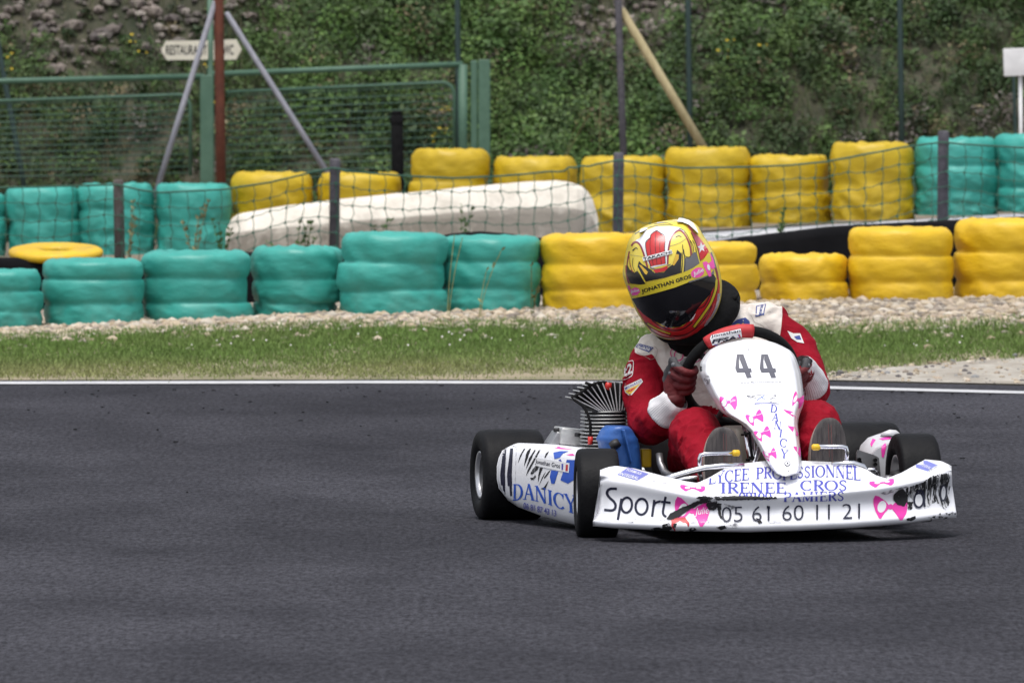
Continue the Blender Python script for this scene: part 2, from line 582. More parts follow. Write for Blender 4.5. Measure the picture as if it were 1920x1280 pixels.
v = np.concatenate(LV); t = np.concatenate(LT)
tag(stuff_mesh('hillside_shrubs', v, len(v) // 4, 4, [M_leaf], tint=t), 'dense green brambles and shrubs covering the slope behind the tyre walls', 'shrubs', kind='stuff')
# rubble on the bare patches
def _rpos():
    y = 65 + rng.random() * 6; x = rng.uniform(-7, 7); z = zg(x, y)
    if rng.random() > bare(x, y, z): return None
    return x, y, z
v, t = stones(9500, _rpos, 0.010, 0.065, [(0.15, 0.125, 0.11), (0.20, 0.165, 0.145), (0.11, 0.095, 0.085), (0.24, 0.21, 0.185), (0.09, 0.075, 0.07)])
tag(stuff_mesh('rubble', v, len(v) // 3, 3, [M_stone], tint=t), 'loose grey brown rubble on the bare upper slope', 'rubble', kind='stuff')
# dry grass stalks and yellow flowers on the slope
def _hpos():
    y = 63.6 + rng.random() * 6; x = rng.uniform(-6, 6); z = zg(x, y)
    g = noise.noise(Vector((x * 0.9, y * 0.9, 12)))
    if g < 0.05 and rng.random() > 0.35: return None
    return x, y, z, rng.uniform(0.08, 0.26), rng.uniform(0.002, 0.004), 0
v, t = blades(30000, _hpos, lambda x, y, h: (np.array([0.13, 0.125, 0.065]) if rng.random() < .4 else np.array([0.065, 0.095, 0.032])) * rng.uniform(0.5, 1.2))
tag(stuff_mesh('dry_grass', v, len(v) // 4, 4, [M_blade], tint=t), 'thin dry grass stalks standing among the shrubs on the slope', 'grass', kind='stuff')
V = []; T = []
for (px, py, n) in [(250, 75, 5), (265, 100, 4), (20, 105, 5), (18, 133, 5), (385, 120, 5), (395, 145, 4), (405, 190, 5), (1375, 80, 7), (1430, 83, 6), (1358, 102, 5), (835, 205, 14), (830, 240, 10), (815, 255, 8), (415, 425 - 20, 3), (890, 40, 3)]:
    for j in range((n + 1) // 2):
        p = P(px + rng.normal(0, 6), py + rng.normal(0, 6), 64.3)
        # push the flower back to just above the slope
        for yy in np.arange(63.6, 71, 0.1):
            q = P(px + 0, py, yy)
            if q.z < zg(q.x, yy) + 0.17: break
        p = P(px + rng.normal(0, 7), py + rng.normal(0, 5), yy - 0.05)
        r = rng.uniform(0.006, 0.012)
        V += [(p.x - r, p.y, p.z - r * 0.6), (p.x + r, p.y - r, p.z - r * 0.6), (p.x + r, p.y, p.z + r * 0.6), (p.x - r, p.y + r, p.z + r * 0.6)]
        T.append(np.array([0.55, 0.40, 0.03]) * rng.uniform(0.6, 1.1))
tag(stuff_mesh('yellow_flowers', V, len(T), 4, [M_blade], tint=np.array(T)), 'small yellow wild flowers among the slope shrubs', 'flowers', kind='stuff')
# ================================================================ TYRE WALLS, BARRIERS, FENCES
def film(name, c, c2, dirt):
    m = mat(name, c, c2, scale=3.5, rough=0.42, rough2=0.55, bump=0.35, bscale=9, spec=0.45, stretch=(1, 1, 2.2))
    nt = m.node_tree
    b = nt.nodes['Principled BSDF']
    old = b.inputs['Base Color'].links[0].from_socket
    tc = [n for n in nt.nodes if n.type == 'TEX_COORD'][0]
    n = nt.nodes.new('ShaderNodeTexNoise')
    n.inputs['Scale'].default_value = 9
    n.inputs['Detail'].default_value = 6
    nt.links.new(tc.outputs['Object'], n.inputs['Vector'])
    sx = nt.nodes.new('ShaderNodeSeparateXYZ')
    nt.links.new(tc.outputs['Object'], sx.inputs[0])
    mr = nt.nodes.new('ShaderNodeMapRange')               # splashed mud on the lowest 12 cm
    mr.inputs['From Min'].default_value, mr.inputs['From Max'].default_value = 0.14, 0.0
    mr.inputs['To Min'].default_value, mr.inputs['To Max'].default_value = 0.0, 0.55
    nt.links.new(sx.outputs['Z'], mr.inputs['Value'])
    r = nt.nodes.new('ShaderNodeValToRGB')
    r.color_ramp.elements[0].position, r.color_ramp.elements[1].position = 0.45, 0.75
    nt.links.new(n.outputs['Fac'], r.inputs['Fac'])
    ml = nt.nodes.new('ShaderNodeMath'); ml.operation = 'MULTIPLY_ADD'
    nt.links.new(r.outputs[0], ml.inputs[0]); nt.links.new(mr.outputs[0], ml.inputs[1]); ml.inputs[2].default_value = 0.0
    ad = nt.nodes.new('ShaderNodeMath'); ad.operation = 'MULTIPLY_ADD'
    nt.links.new(r.outputs[0], ad.inputs[0]); ad.inputs[1].default_value = 0.16; nt.links.new(ml.outputs[0], ad.inputs[2])
    mx = nt.nodes.new('ShaderNodeMix'); mx.data_type = 'RGBA'
    nt.links.new(ad.outputs[0], mx.inputs['Factor'])
    nt.links.new(old, mx.inputs['A'])
    mx.inputs['B'].default_value = (*dirt, 1)
    nt.links.new(mx.outputs['Result'], b.inputs['Base Color'])
    return m
M_teal = film('teal_film', (0.025, 0.27, 0.225), (0.048, 0.35, 0.297), (0.10, 0.20, 0.16))
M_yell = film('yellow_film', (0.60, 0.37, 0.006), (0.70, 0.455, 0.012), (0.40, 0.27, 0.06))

def tyre_stack(xl, xr, yt, yb, rings, colr, Y, seed, label, group, tuck=0.0, rough_=1.0, tilt=0.0, waist=0.055):
    rr = random.Random(seed)
    cx = (xl + xr) / 2
    r = (xr - xl) / 2 * Y / F_PX / 0.975
    zb = P(cx, yb, Y - r).z - 0.015
    zt = P(cx, yt + 4, Y).z
    H = zt - zb
    c = P(cx, yb, Y)
    cuts = [0.0]
    for k in range(rings): cuts.append(cuts[-1] + rr.uniform(0.85, 1.15))
    cuts = [q / cuts[-1] for q in cuts]
    if rings == 3 and tuck: cuts = [0, 0.26, 0.58, 1.0]
    prof = []
    for k in range(rings):
        rk = r * rr.uniform(0.965, 1.0) * (1 - tuck * (k == 0))
        ox = rr.uniform(-0.012, 0.012)
        for j in range(12):
            u = j / 12
            bul = 1 - waist * abs(2 * u - 1) ** 3.0
            if k == 0 and u < 0.5: bul = 1 - 0.03 * abs(2 * u - 1) ** 3
            if k == rings - 1 and u > 0.5: bul = 1 - 0.11 * abs(2 * u - 1) ** 3.5
            prof.append((rk * bul, lerp(cuts[k], cuts[k + 1], u) * H, ox, k))
    prof.append((r * 0.86, H, 0, rings))
    prof.append((r * 0.76, H + 0.006, 0, rings)); prof.append((r * 0.64, H - 0.004, 0, rings))
    prof.append((r * 0.54, H - 0.035, 0, rings)); prof.append((r * 0.3, H - 0.06, 0, rings)); prof.append((0.004, H - 0.065, 0, rings))
    seg = 72
    rows = []
    s0 = seed * 3.17
    for q, (pr, h, ox, k) in enumerate(prof):
        row = []
        for i in range(seg):
            a = 2 * math.pi * i / seg
            ca, sa = math.cos(a), math.sin(a)
            low = smooth(0.55 * H, 0.0, h)
            # drape folds: diagonal creases stronger toward the foot, slack film on top
            f1 = noise.noise(Vector((a * 2.2 + h * 9 + s0, h * 7, s0)))
            f2 = abs(noise.noise(Vector((ca * 5 + s0, sa * 5 + h * 14, h * 5))))
            f3 = abs(noise.noise(Vector((ca * 11 - h * 18, sa * 11 + s0, h * 9))))
            drp = smooth(-.15, .45, noise.noise(Vector((ca * 2.1 + s0, sa * 2.1, h * 4 + s0))))       # film bridging the grooves
            prd = lerp(pr, max(pr, r * .965), drp * (.35 if 'front' in group else .7)) if k < rings and h < H * .93 else pr
            msk = smooth(-.25, .3, noise.noise(Vector((ca * 1.7 - s0, sa * 1.7, h * 3))))
            cr = 0
            for sh_, fq in ((6, 2.6), (-9, 3.4), (15, 2.2)):
                cr += max(0, 1 - abs(noise.noise(Vector((a * fq + h * sh_ + s0, h * 2.5 - s0, sh_)))) * 9)
            f4 = 1 - abs(noise.noise(Vector((a * 1.6 + h * 13 + s0, h * 4 - a * 1.1, s0 + 5)))) * 5
            d = 0.010 * f1 - (0.002 + 0.010 * low) * f2 * rough_ - 0.0025 * f3 * rough_ + 0.006 * max(0, f4) * (0.15 + low) * rough_ + 0.0055 * cr * msk * (0.45 + low) * rough_
            top = smooth(0.8 * H, H, h)
            dz = top * (0.009 * rough_ * noise.noise(Vector((ca * 3 + s0, sa * 4, 2))) + 0.004 * rough_ * noise.noise(Vector((ca * 9 + s0, sa * 11, pr * 14))))
            lw = 1 + 0.03 * noise.noise(Vector((a + s0, h * 5, 1)))
            rad = max(0.003, (prd + d) * lw)
            row.append((rad * ca + ox + tilt * h, rad * sa, h + dz))
        rows.append(row + [row[0]])
    mb = MB()
    mb.grid(rows)
    o = mb.build('tyre_stack', colr, M=Matrix.Translation((c.x, Y, zb)))
    return tag(o, label, 'tyre stack', group)

FR = 'wrapped tyre stacks in the front row by the gravel'
BK = 'wrapped tyre stacks in the back row behind the net'
T, Yl = M_teal, M_yell
for args in [
    (-60, 78, 503, 610, 3, T, 44.6, 1, 'front row teal tyre stack cut off by the left edge of the photo'),
    (78, 268, 483, 609, 3, T, 44.8, 2, 'front row teal tyre stack beside the yellow tyre lying flat, with three clear bulges'),
    (270, 470, 468, 606, 3, T, 45.0, 3, 'widest front row teal tyre stack, right below the grassy weed and back row teal stack'),
    (470, 640, 460, 597, 3, T, 45.2, 4, 'front row teal tyre stack narrowing to its foot, below the second grey net post'),
    (638, 835, 434, 588, 3, T, 45.0, 5, 'tallest front row teal tyre stack, in front of the middle of the white block'),
    (826, 1014, 440, 583, 3, T, 45.2, 6, 'front row teal tyre stack with thin grass stems, next to the first yellow stack'),
    (1018, 1214, 436, 584, 3, Yl, 45.2, 7, 'front row yellow tyre stack left of the racing helmet, beside the teal stacks'),
    (1232, 1418, 452, 576, 3, Yl, 45.6, 8, 'front row yellow tyre stack half hidden behind the driver helmet'),
    (1422, 1590, 474, 573, 2, Yl, 46.0, 9, 'lowest front row yellow tyre stack with loose film at its foot'),
    (1589, 1784, 424, 572, 3, Yl, 46.0, 10, 'front row yellow tyre stack between the lowest yellow stack and the dark gap'),
    (1791, 1990, 408, 571, 3, Yl, 46.2, 11, 'front row yellow tyre stack cut off by the right edge of the photo')]:
    tuck = {2: 0, 4: 0.08, 9: 0.0}.get(args[7], 0.0)
    tyre_stack(*args, FR, tuck=tuck, rough_={9: 1.5, 4: 1.4, 3: 1.0}.get(args[7], 0.8))
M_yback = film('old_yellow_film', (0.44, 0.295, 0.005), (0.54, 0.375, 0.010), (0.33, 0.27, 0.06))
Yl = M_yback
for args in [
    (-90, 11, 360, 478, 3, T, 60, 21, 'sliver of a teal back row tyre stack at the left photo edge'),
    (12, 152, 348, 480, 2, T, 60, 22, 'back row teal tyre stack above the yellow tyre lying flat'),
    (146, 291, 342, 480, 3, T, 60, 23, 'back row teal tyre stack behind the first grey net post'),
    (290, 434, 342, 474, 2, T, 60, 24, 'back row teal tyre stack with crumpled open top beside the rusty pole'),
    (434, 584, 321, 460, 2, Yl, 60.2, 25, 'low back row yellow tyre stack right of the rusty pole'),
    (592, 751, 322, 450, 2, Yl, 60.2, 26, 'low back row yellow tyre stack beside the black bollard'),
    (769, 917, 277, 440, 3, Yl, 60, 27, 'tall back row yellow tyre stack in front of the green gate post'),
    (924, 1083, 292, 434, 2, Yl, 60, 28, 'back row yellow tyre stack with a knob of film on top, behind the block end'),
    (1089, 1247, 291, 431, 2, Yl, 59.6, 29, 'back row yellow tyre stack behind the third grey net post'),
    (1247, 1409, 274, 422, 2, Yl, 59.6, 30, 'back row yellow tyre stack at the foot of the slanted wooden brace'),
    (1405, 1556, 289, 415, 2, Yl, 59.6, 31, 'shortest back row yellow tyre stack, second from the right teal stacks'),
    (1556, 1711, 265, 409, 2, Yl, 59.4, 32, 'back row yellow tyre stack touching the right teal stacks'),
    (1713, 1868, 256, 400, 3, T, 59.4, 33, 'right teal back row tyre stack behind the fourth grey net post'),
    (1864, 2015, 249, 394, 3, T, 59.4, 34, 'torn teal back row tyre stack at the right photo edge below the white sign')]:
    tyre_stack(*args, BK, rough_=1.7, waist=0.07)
# film knots on two stacks are part of their film shape; the tyre lying flat on the belt
def ring_mesh(Rm, rt, ht, seg=64):
    mb = MB()
    rows = []
    for i in range(seg + 1):
        a = 2 * math.pi * (i % seg) / seg
        row = []
        for j in range(17):
            b = 2 * math.pi * (j % 16) / 16
            n = 1 + 0.05 * noise.noise(Vector((math.cos(a) * 3, math.sin(a) * 3, b)))
            cb, sb = math.cos(b), math.sin(b)
            sq = lambda q: math.copysign(abs(q) ** 0.7, q)
            row.append(((Rm + rt * sq(cb) * n) * math.cos(a), (Rm + rt * sq(cb) * n) * math.sin(a), ht * sq(sb) * n))
        rows.append(row)
    mb.grid(rows)
    return mb
c = P(105, 478, 48.4)
zt_ = P(105, 474, 48.4).z
tyre = ring_mesh(0.170, 0.085, 0.030).build('loose_tyre', M_yell, M=Matrix.Translation((c.x, 48.4, zt_)) @ Matrix.Rotation(math.radians(6.5), 4, 'X'))
tag(tyre, 'single yellow wrapped tyre lying flat behind the front teal stacks', 'tyre')

# black rubber belt behind the front row
M_belt = mat('rubber_belt', (0.004, 0.004, 0.005), (0.007, 0.007, 0.008), scale=4, rough=0.95, spec=0.1, bump=0.3, bscale=12)
bx = [-500, -150, 190, 270, 420, 600, 800, 880, 930, 1010, 1320, 1380, 1560, 1920, 2400]
by = [478, 482, 484, 492, 474, 470, 446, 433, 435, 447, 456, 446, 424, 406, 390]
rows = []
for px in range(-500, 2401, 50):
    Yb = 47.9 + 0.25 * math.sin(px * 0.004) + (0.25 if px < 300 else 0)
    top = P(px, interp(px, bx, by), Yb)
    zb = zg(top.x, Yb) - 0.03
    x = top.x
    rows.append([(x, Yb + 0.10, zb), (x, Yb + 0.10, top.z - 0.03), (x, Yb + 0.06, top.z), (x, Yb + 0.0, top.z - 0.012), (x, Yb - 0.03, top.z - 0.05), (x, Yb - 0.02, zb)])
mb = MB(); mb.grid(rows)
tag(mb.build('rubber_belt', M_belt), 'long black rubber belt standing behind the front row of tyres', 'barrier')

# white block lying behind the net
M_conc = mat('white_concrete', (0.50, 0.46, 0.39), (0.70, 0.65, 0.57), scale=5, rough=0.9, bump=0.5, bscale=18, lo=0.3, hi=0.55)
_nt = M_conc.node_tree
bxs = [422, 430, 445, 500, 600, 700, 800, 900, 1000, 1040, 1070, 1092, 1108, 1116, 1122]
bys = [430, 412, 400, 391, 379, 368, 358, 349, 341, 338, 342, 350, 364, 384, 410]
rows = []
YB = 56.5
for k in range(71):
    px = lerp(422, 1122, k / 70)
    t = P(px, interp(px, bxs, bys), YB + 0.15)
    x = P(px, 400, YB).x
    zb = zg(x, YB) - 0.03
    H = t.z - zb
    e = 0.10 * (smooth(0.06, 0, k / 70) + smooth(0.94, 1, k / 70))
    sec = [(0.0 + e, 0), (0.0 + e, 0.30), (0.006 + e, 0.58), (0.012 + e, 0.655), (0.022 + e, 0.685), (0.09 + e, 0.90), (0.11 + e, 0.955), (0.15 + e, 0.985), (0.36 - e, 1.0), (0.44 - e, 0.75), (0.48 - e, 0.0)]
    row = []
    for q, (yy, f) in enumerate(sec):
        n = 0.009 * noise.noise(Vector((x * 9, q * 0.3, 3))) + 0.016 * noise.noise(Vector((x * 2.2, q * 0.1, 8)))
        row.append((x, YB + yy + n * 0.7, zb + H * f + (n * 0.5 if 0 < q < 10 else 0)))
    rows.append(row)
mb = MB()
mb.grid(rows, 0, False)
n_ = len(rows[0])
mb.add(rows[0], [tuple(range(n_))]); mb.add(rows[-1], [tuple(range(n_))])
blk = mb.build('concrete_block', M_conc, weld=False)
at_ = blk.data.attributes.new('grime_shade', 'FLOAT', 'POINT')
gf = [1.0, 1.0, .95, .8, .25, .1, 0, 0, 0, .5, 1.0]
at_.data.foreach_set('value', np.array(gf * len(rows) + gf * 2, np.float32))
_nt = M_conc.node_tree; _b = _nt.nodes['Principled BSDF']      # splashed dirt plus painted-in shade, front face darker than the top
_at = _nt.nodes.new('ShaderNodeAttribute'); _at.attribute_name = 'grime_shade'
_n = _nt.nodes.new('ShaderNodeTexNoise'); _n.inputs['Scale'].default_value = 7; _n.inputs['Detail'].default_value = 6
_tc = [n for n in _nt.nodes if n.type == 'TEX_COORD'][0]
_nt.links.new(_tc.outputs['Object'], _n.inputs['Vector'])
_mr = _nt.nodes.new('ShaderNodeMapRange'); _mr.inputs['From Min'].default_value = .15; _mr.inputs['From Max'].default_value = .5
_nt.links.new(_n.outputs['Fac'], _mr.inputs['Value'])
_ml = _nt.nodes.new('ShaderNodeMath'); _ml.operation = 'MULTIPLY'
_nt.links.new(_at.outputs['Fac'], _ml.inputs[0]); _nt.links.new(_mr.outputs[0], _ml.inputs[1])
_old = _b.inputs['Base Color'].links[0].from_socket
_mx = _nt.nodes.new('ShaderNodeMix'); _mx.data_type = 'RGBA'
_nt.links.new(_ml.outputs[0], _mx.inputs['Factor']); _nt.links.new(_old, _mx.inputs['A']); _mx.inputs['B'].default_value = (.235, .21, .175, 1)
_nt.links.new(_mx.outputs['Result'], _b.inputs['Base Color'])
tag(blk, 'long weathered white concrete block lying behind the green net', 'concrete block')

# green net on grey posts
YN = 53.0
M_npost = mat('grey_post', (0.055, 0.052, 0.064), (0.095, 0.09, 0.105), scale=14, rough=0.8, bump=0.2)
M_npostr = mat('stained_post', (0.06, 0.045, 0.04), (0.12, 0.11, 0.11), scale=9, rough=0.85, bump=0.2)
M_net = mat('green_net', (0.018, 0.075, 0.045), (0.03, 0.11, 0.075), scale=6, rough=0.7)
fence = empty('net_fence', 'sagging green rope net fence strung on four short grey posts', 'net fence', (P(890, 440, YN).x, YN, 0.05))
fence_o = Vector(fence.location)
for px, yt, yb, w in [(222, 337, 490, 20), (628, 297, 470, 20), (1160, 286, 445, 20), (1769, 245, 425, 21)]:
    t = P(px, yt, YN); x = t.x
    zb = zg(x, YN) - 0.05
    r = w / 2 * YN / F_PX
    mb = MB()
    lean = 0.01 if px == 222 else -0.006
    mb.tube([(x + lean, YN, zb), (x, YN, t.z - 0.012), (x, YN, t.z - 0.004), (x, YN, t.z)], [r, r, r * 0.92, r * 0.7], 14)
    if px > 300: mb.tube([(x, YN, t.z - 0.085), (x, YN, t.z - 0.065)], r * 1.08, 14, caps=False)
    mb.v = [tuple(Vector(v) - fence_o) for v in mb.v]
    mb.build('post', M_npostr if px == 222 else M_npost, fence)
cx_ = [-300, 0, 222, 260, 300, 420, 500, 590, 628, 650, 760, 850, 940, 1010, 1090, 1160, 1185, 1280, 1400, 1480, 1550, 1640, 1700, 1769, 1800, 1920, 2200]
cy_ = [345, 352, 346, 356, 361, 355, 343, 322, 314, 321, 330, 334, 330, 324, 313, 300, 303, 315, 313, 310, 303, 286, 275, 266, 270, 277, 290]
def net_pt(u, v):
    """u along the fence in pixels, v rows down from the cord"""
    px = u + 5 * noise.noise(Vector((u * 0.03, v * 0.9, 1))) + 3 * noise.noise(Vector((u * 0.11, v * 0.4, 4)))
    ct = interp(u, cx_, cy_)
    py = ct + v * (30 + 2.5 * math.sin(u * 0.02)) + (6 * noise.noise(Vector((u * 0.02, v * 0.8, 8))) if v > 0 else 0)
    if 1015 < u < 1110 and v < 2: py += 10 * noise.noise(Vector((u * 0.05, v, 3)))
    return P(px, py, YN - 0.05 + 0.025 * noise.noise(Vector((u * 0.02, v * 0.6, 5)))) - fence_o
mb = MB()
mb.tube([net_pt(u, 0) for u in range(-300, 2200, 12)], 0.006, 5)
us = list(np.arange(-300, 2200, 31.0))
for v in range(1, 6):
    mb.tube([net_pt(u + q, v) + Vector((0, 0, 0.006 if q == 0 else -0.004)) for u in us for q in (0, 15.5)], 0.0032, 4, caps=False)
for u in us:
    mb.tube([net_pt(u + (3 if q % 2 else 0), q / 2) for q in range(0, 11)], 0.0032, 4, caps=False)
for u in us:
    for v in range(1, 6):
        p = net_pt(u, v)
        mb.box(p, (0.014, 0.01, 0.012))
mb.build('net', M_net, fence)

# green double gate
YG = 62.6
M_gate = mat('gate_paint', (0.048, 0.112, 0.073), (0.07, 0.145, 0.097), scale=8, rough=0.6, bump=0.1)
M_gwire = mat('gate_wire', (0.035, 0.085, 0.060), (0.05, 0.11, 0.08), scale=8, rough=0.6)
gate = empty('gate', 'green tubular double gate with wire mesh leaves at the foot of the slope', 'gate', (P(640, 330, YG).x, YG, zg(-1.2, YG)))
go = Vector(gate.location)
def gp(px, py, dy=0.0): return P(px, py, YG + dy) - go
def gpost(px, yt, w):
    mb = MB(); t = gp(px, yt); r = w / 2 * YG / F_PX
    mb.box(((t.x), 0, (t.z - 0.1) / 2), (2 * r, 2 * r, t.z + 0.1), bev=0.008)
    mb.build('post', M_gate, gate)
gpost(388, 141, 25); gpost(908, 112, 22); gpost(889, 114, 13)
def leaf(x0, x1, f0, f1, rx0, rx1, g0, g1, round_l, round_r, stile=None):
    mb = MB()
    r = 0.021
    mb.tube([gp(x0, f0, -0.02), gp(x1, f1, -0.02)], r, 12)
    mb.tube([gp(x0 if not stile else stile, 300, -0.02) + Vector((0, 0, -0.3)), gp(x1, 300, -0.02) + Vector((0, 0, -0.3))], r, 12)
    if stile: mb.tube([gp(stile, f1, -0.02), gp(stile, 300, -0.02) + Vector((0, 0, -0.3))], 0.033, 12)
    fr = mb.build('gate_leaf', M_gate, gate)
    fb = MB()
    pts = []
    def corner(cx, cy, sx, steps=6):
        return [gp(cx + sx * 22 * (1 - math.cos(a)) * -1, cy + 26 * (1 - math.sin(a)), -0.02) for a in (math.pi / 2 * k / steps for k in range(steps + 1))]
    if round_l: pts += [gp(rx0, 330), gp(rx0, g0 + 26)] + [gp(rx0 + 22 * (1 - math.cos(a)), g0 + 26 * (1 - math.sin(a))) for a in (math.pi / 2 * k / 6 for k in range(1, 7))]
    else: pts += [gp(rx0, g0)]
    if round_r: pts += [gp(rx1 - 22 * (1 - math.sin(a)), g1 + 26 * (1 - math.cos(a))) for a in (math.pi / 2 * k / 6 for k in range(0, 7))] + [gp(rx1, 330)]
    else: pts += [gp(rx1, g1)]
    fb.tube(pts, 0.0125, 8)
    inner = fb.build('inner_frame', M_gate, fr)
    wb = MB()
    for k in range(13):
        y0 = lerp(g0, 345, (k + 0.5) / 13); y1 = lerp(g1, 330, (k + 0.5) / 13)
        wb.tube([gp(rx0, y0), gp(rx1, y1)], 0.0042, 5)
    for px in np.arange(rx0 + 8, rx1, 15):
        t = (px - rx0) / (rx1 - rx0)
        wb.tube([gp(px, lerp(g0, g1, t) + 3, 0.008), gp(px, 335, 0.008)], 0.0018, 4)
    wb.build('mesh_infill', M_gwire, fr)
leaf(-420, 382, 163, 143.5, -400, 357, 203, 178, False, True)
leaf(398, 868, 139.5, 121, 425, 852, 173, 155, False, True, stile=868)

# poles, braces, signs, bollard
M_rust = mat('rusty_paint', (0.085, 0.020, 0.010), (0.13, 0.035, 0.016), scale=12, rough=0.75, bump=0.2)
M_galv = mat('galvanised', (0.20, 0.20, 0.235), (0.28, 0.28, 0.32), scale=10, rough=0.6, bump=0.1)
M_dgrn = mat('dark_green_paint', (0.012, 0.032, 0.030), (0.02, 0.045, 0.04), scale=10, rough=0.6)
M_wood = mat('pale_wood', (0.34, 0.28, 0.15), (0.45, 0.38, 0.22), scale=9, rough=0.8, bump=0.3, stretch=(3, 3, 0.5))
M_black = mat('black_plastic', (0.004, 0.004, 0.005), (0.008, 0.008, 0.009), scale=20, rough=0.8, bump=0.2, spec=.12)
def rod(name, a, b, r, m, label, cat, group=None, seg=14, extra=None, fem=0.0):
    mb = MB()
    a, b = Vector(a), Vector(b)
    mb.tube([a, a.lerp(b, 0.5), a.lerp(b, 0.985), b], [r, r, r, r * 0.8], seg)
    if extra: extra(mb)
    M = rebase(mb, a)
    return tag(mb.build(name, m, M=M), label, cat, group)
YP = 61.4
def foot(px, Y, py=400):
    x = P(px, py, Y).x
    return Vector((x, Y, zg(x, Y) - 0.03))
rod('rusty_pole', foot(416, YP), P(409, -60, YP), 0.034, M_rust, 'tall rust red steel pole in front of the green gate', 'pole')
rod('brace', P(289, 372, YP - 0.3), P(404, 2, YP), 0.020, M_galv, 'grey steel brace sloping down left from the rusty pole', 'brace', 'grey braces of the rusty pole')
rod('brace', P(640, 366, YP - 0.3), P(424, 24, YP), 0.020, M_galv, 'grey steel brace sloping down right from the rusty pole to a net post', 'brace', 'grey braces of the rusty pole')
rod('grey_pole', foot(1174, 61), P(1157, -60, 61), 0.024, M_galv if False else M_npost, 'tall slim grey pole above the yellow back row tyres', 'pole')
rod('wooden_brace', P(1330, 296, 60.9), P(1164, 18, 61.05), 0.030, M_wood, 'pale wooden brace leaning from the grey pole down to the right', 'brace')
rod('bollard', foot(748, 60.9), P(744, 214, 60.9), 0.042, M_black, 'black post with a grooved cap in front of the green gate', 'post', extra=lambda mb: (mb.tube([P(744, 232, 60.9), P(744, 228, 60.9)], 0.046, 16, caps=False), mb.tube([P(744, 214, 60.9), P(744, 208, 60.9)], [0.038, 0.030], 16)))
for (pt, pb, lab) in [((857, -70), (862, 345), 'dark green fence post rising behind the gate end post'),
                      ((1289, -70), (1296, 300), 'dark green fence post just behind the leaning wooden brace'),
                      ((1686, -70), (1693, 290), 'dark green fence post on the slope above the right teal stacks'),
                      ((-8, 60), (66, 350), 'dark green leaning fence post behind the left gate leaf'),
                      ((1900, 120), (1908, 300), 'short dark green post standing behind the white sign')]:
    Y = 63.6
    a = P(*pb, Y); a.z = zg(a.x, Y) - 0.05
    rod('fence_post', a, P(*pt, Y), 0.020 if pt[0] != 1900 else 0.012, M_dgrn, lab, 'fence post', 'dark green fence posts on the slope')
# text helper used by signs and stickers
def text_mesh(s, bold=0.0, font_res=3):
    cu = bpy.data.curves.new('lettering', 'FONT')
    cu.body = s
    cu.resolution_u = font_res
    cu.offset = bold
    o = bpy.data.objects.new('lettering', cu)
    COL.objects.link(o)
    dg = bpy.context.evaluated_depsgraph_get()
    me = bpy.data.meshes.new_from_object(o.evaluated_get(dg))
    vs = np.array([v.co[:2] for v in me.vertices]); fs = [tuple(p.vertices) for p in me.polygons]
    bpy.data.objects.remove(o); bpy.data.curves.remove(cu); bpy.data.meshes.remove(me)
    mn, mx = vs.min(0), vs.max(0)
    return (vs - mn) / (mx - mn), fs, (mx - mn)[0] / (mx - mn)[1]
M_sign = mat('cream_board', (0.62, 0.58, 0.47), (0.72, 0.68, 0.57), scale=7, rough=0.6)
M_ink = mat('black_lettering', (0.02, 0.02, 0.022), rough=0.6)
M_white = mat('white_paint', (0.66, 0.65, 0.66), (0.78, 0.77, 0.78), scale=12, rough=0.6)
YS = 63.3
sg = empty('direction_sign', 'cream restaurant and WC arrow boards on a green post behind the rusty pole', 'sign', foot(394, YS))
so = Vector(sg.location)
def board(pts, txt, tx0, tx1, ty0, ty1):
    mb = MB()
    fr = [P(x, y, YS - 0.04) - so for x, y in pts]
    bk = [v + Vector((0, 0.02, 0)) for v in fr]
    n = len(pts)
    mb.add(fr + bk, [tuple(range(n)), tuple(range(2 * n - 1, n - 1, -1))] + [(i, (i + 1) % n, n + (i + 1) % n, n + i) for i in range(n)], 0, False)
    b = mb.build('board', M_sign, sg)
    v, f, _ = text_mesh(txt, 0.01)
    mb = MB()
    mb.add([P(lerp(tx0, tx1, u), lerp(ty1, ty0, w), YS - 0.043) - so for u, w in v], f, 0, False)
    mb.build('lettering', M_ink, b, recalc=False)
board([(302, 95), (311, 77), (390, 76), (390, 112), (313, 113)], 'RESTAURANT', 311, 388, 85, 103)
board([(400, 76), (443, 74), (453, 93), (443, 112), (400, 113)], 'WC', 418, 438, 84, 103)
mb = MB()
mb.tube([(0, 0, 0), P(394, -10, YS) - so], 0.020, 12)
mb.build('post', M_gate, sg)
sg = empty('notice_board', 'white notice board on a white post at the right photo edge', 'sign', foot(1916, 61.5))
so = Vector(sg.location)
mb = MB(); t0, t1 = P(1881, 142, 61.5) - so, P(1972, 90, 61.5) - so
mb.box(((t0.x + t1.x) / 2, -0.03, (t0.z + t1.z) / 2), (t1.x - t0.x, 0.02, t1.z - t0.z), bev=0.004, rot=Matrix.Rotation(math.radians(-2), 3, 'Y'))
bd = mb.build('board', M_white, sg)
mb = MB(); mb.tube([(0, 0, 0), P(1913, 130, 61.5) - so], 0.013, 10); mb.build('post', M_white, sg)

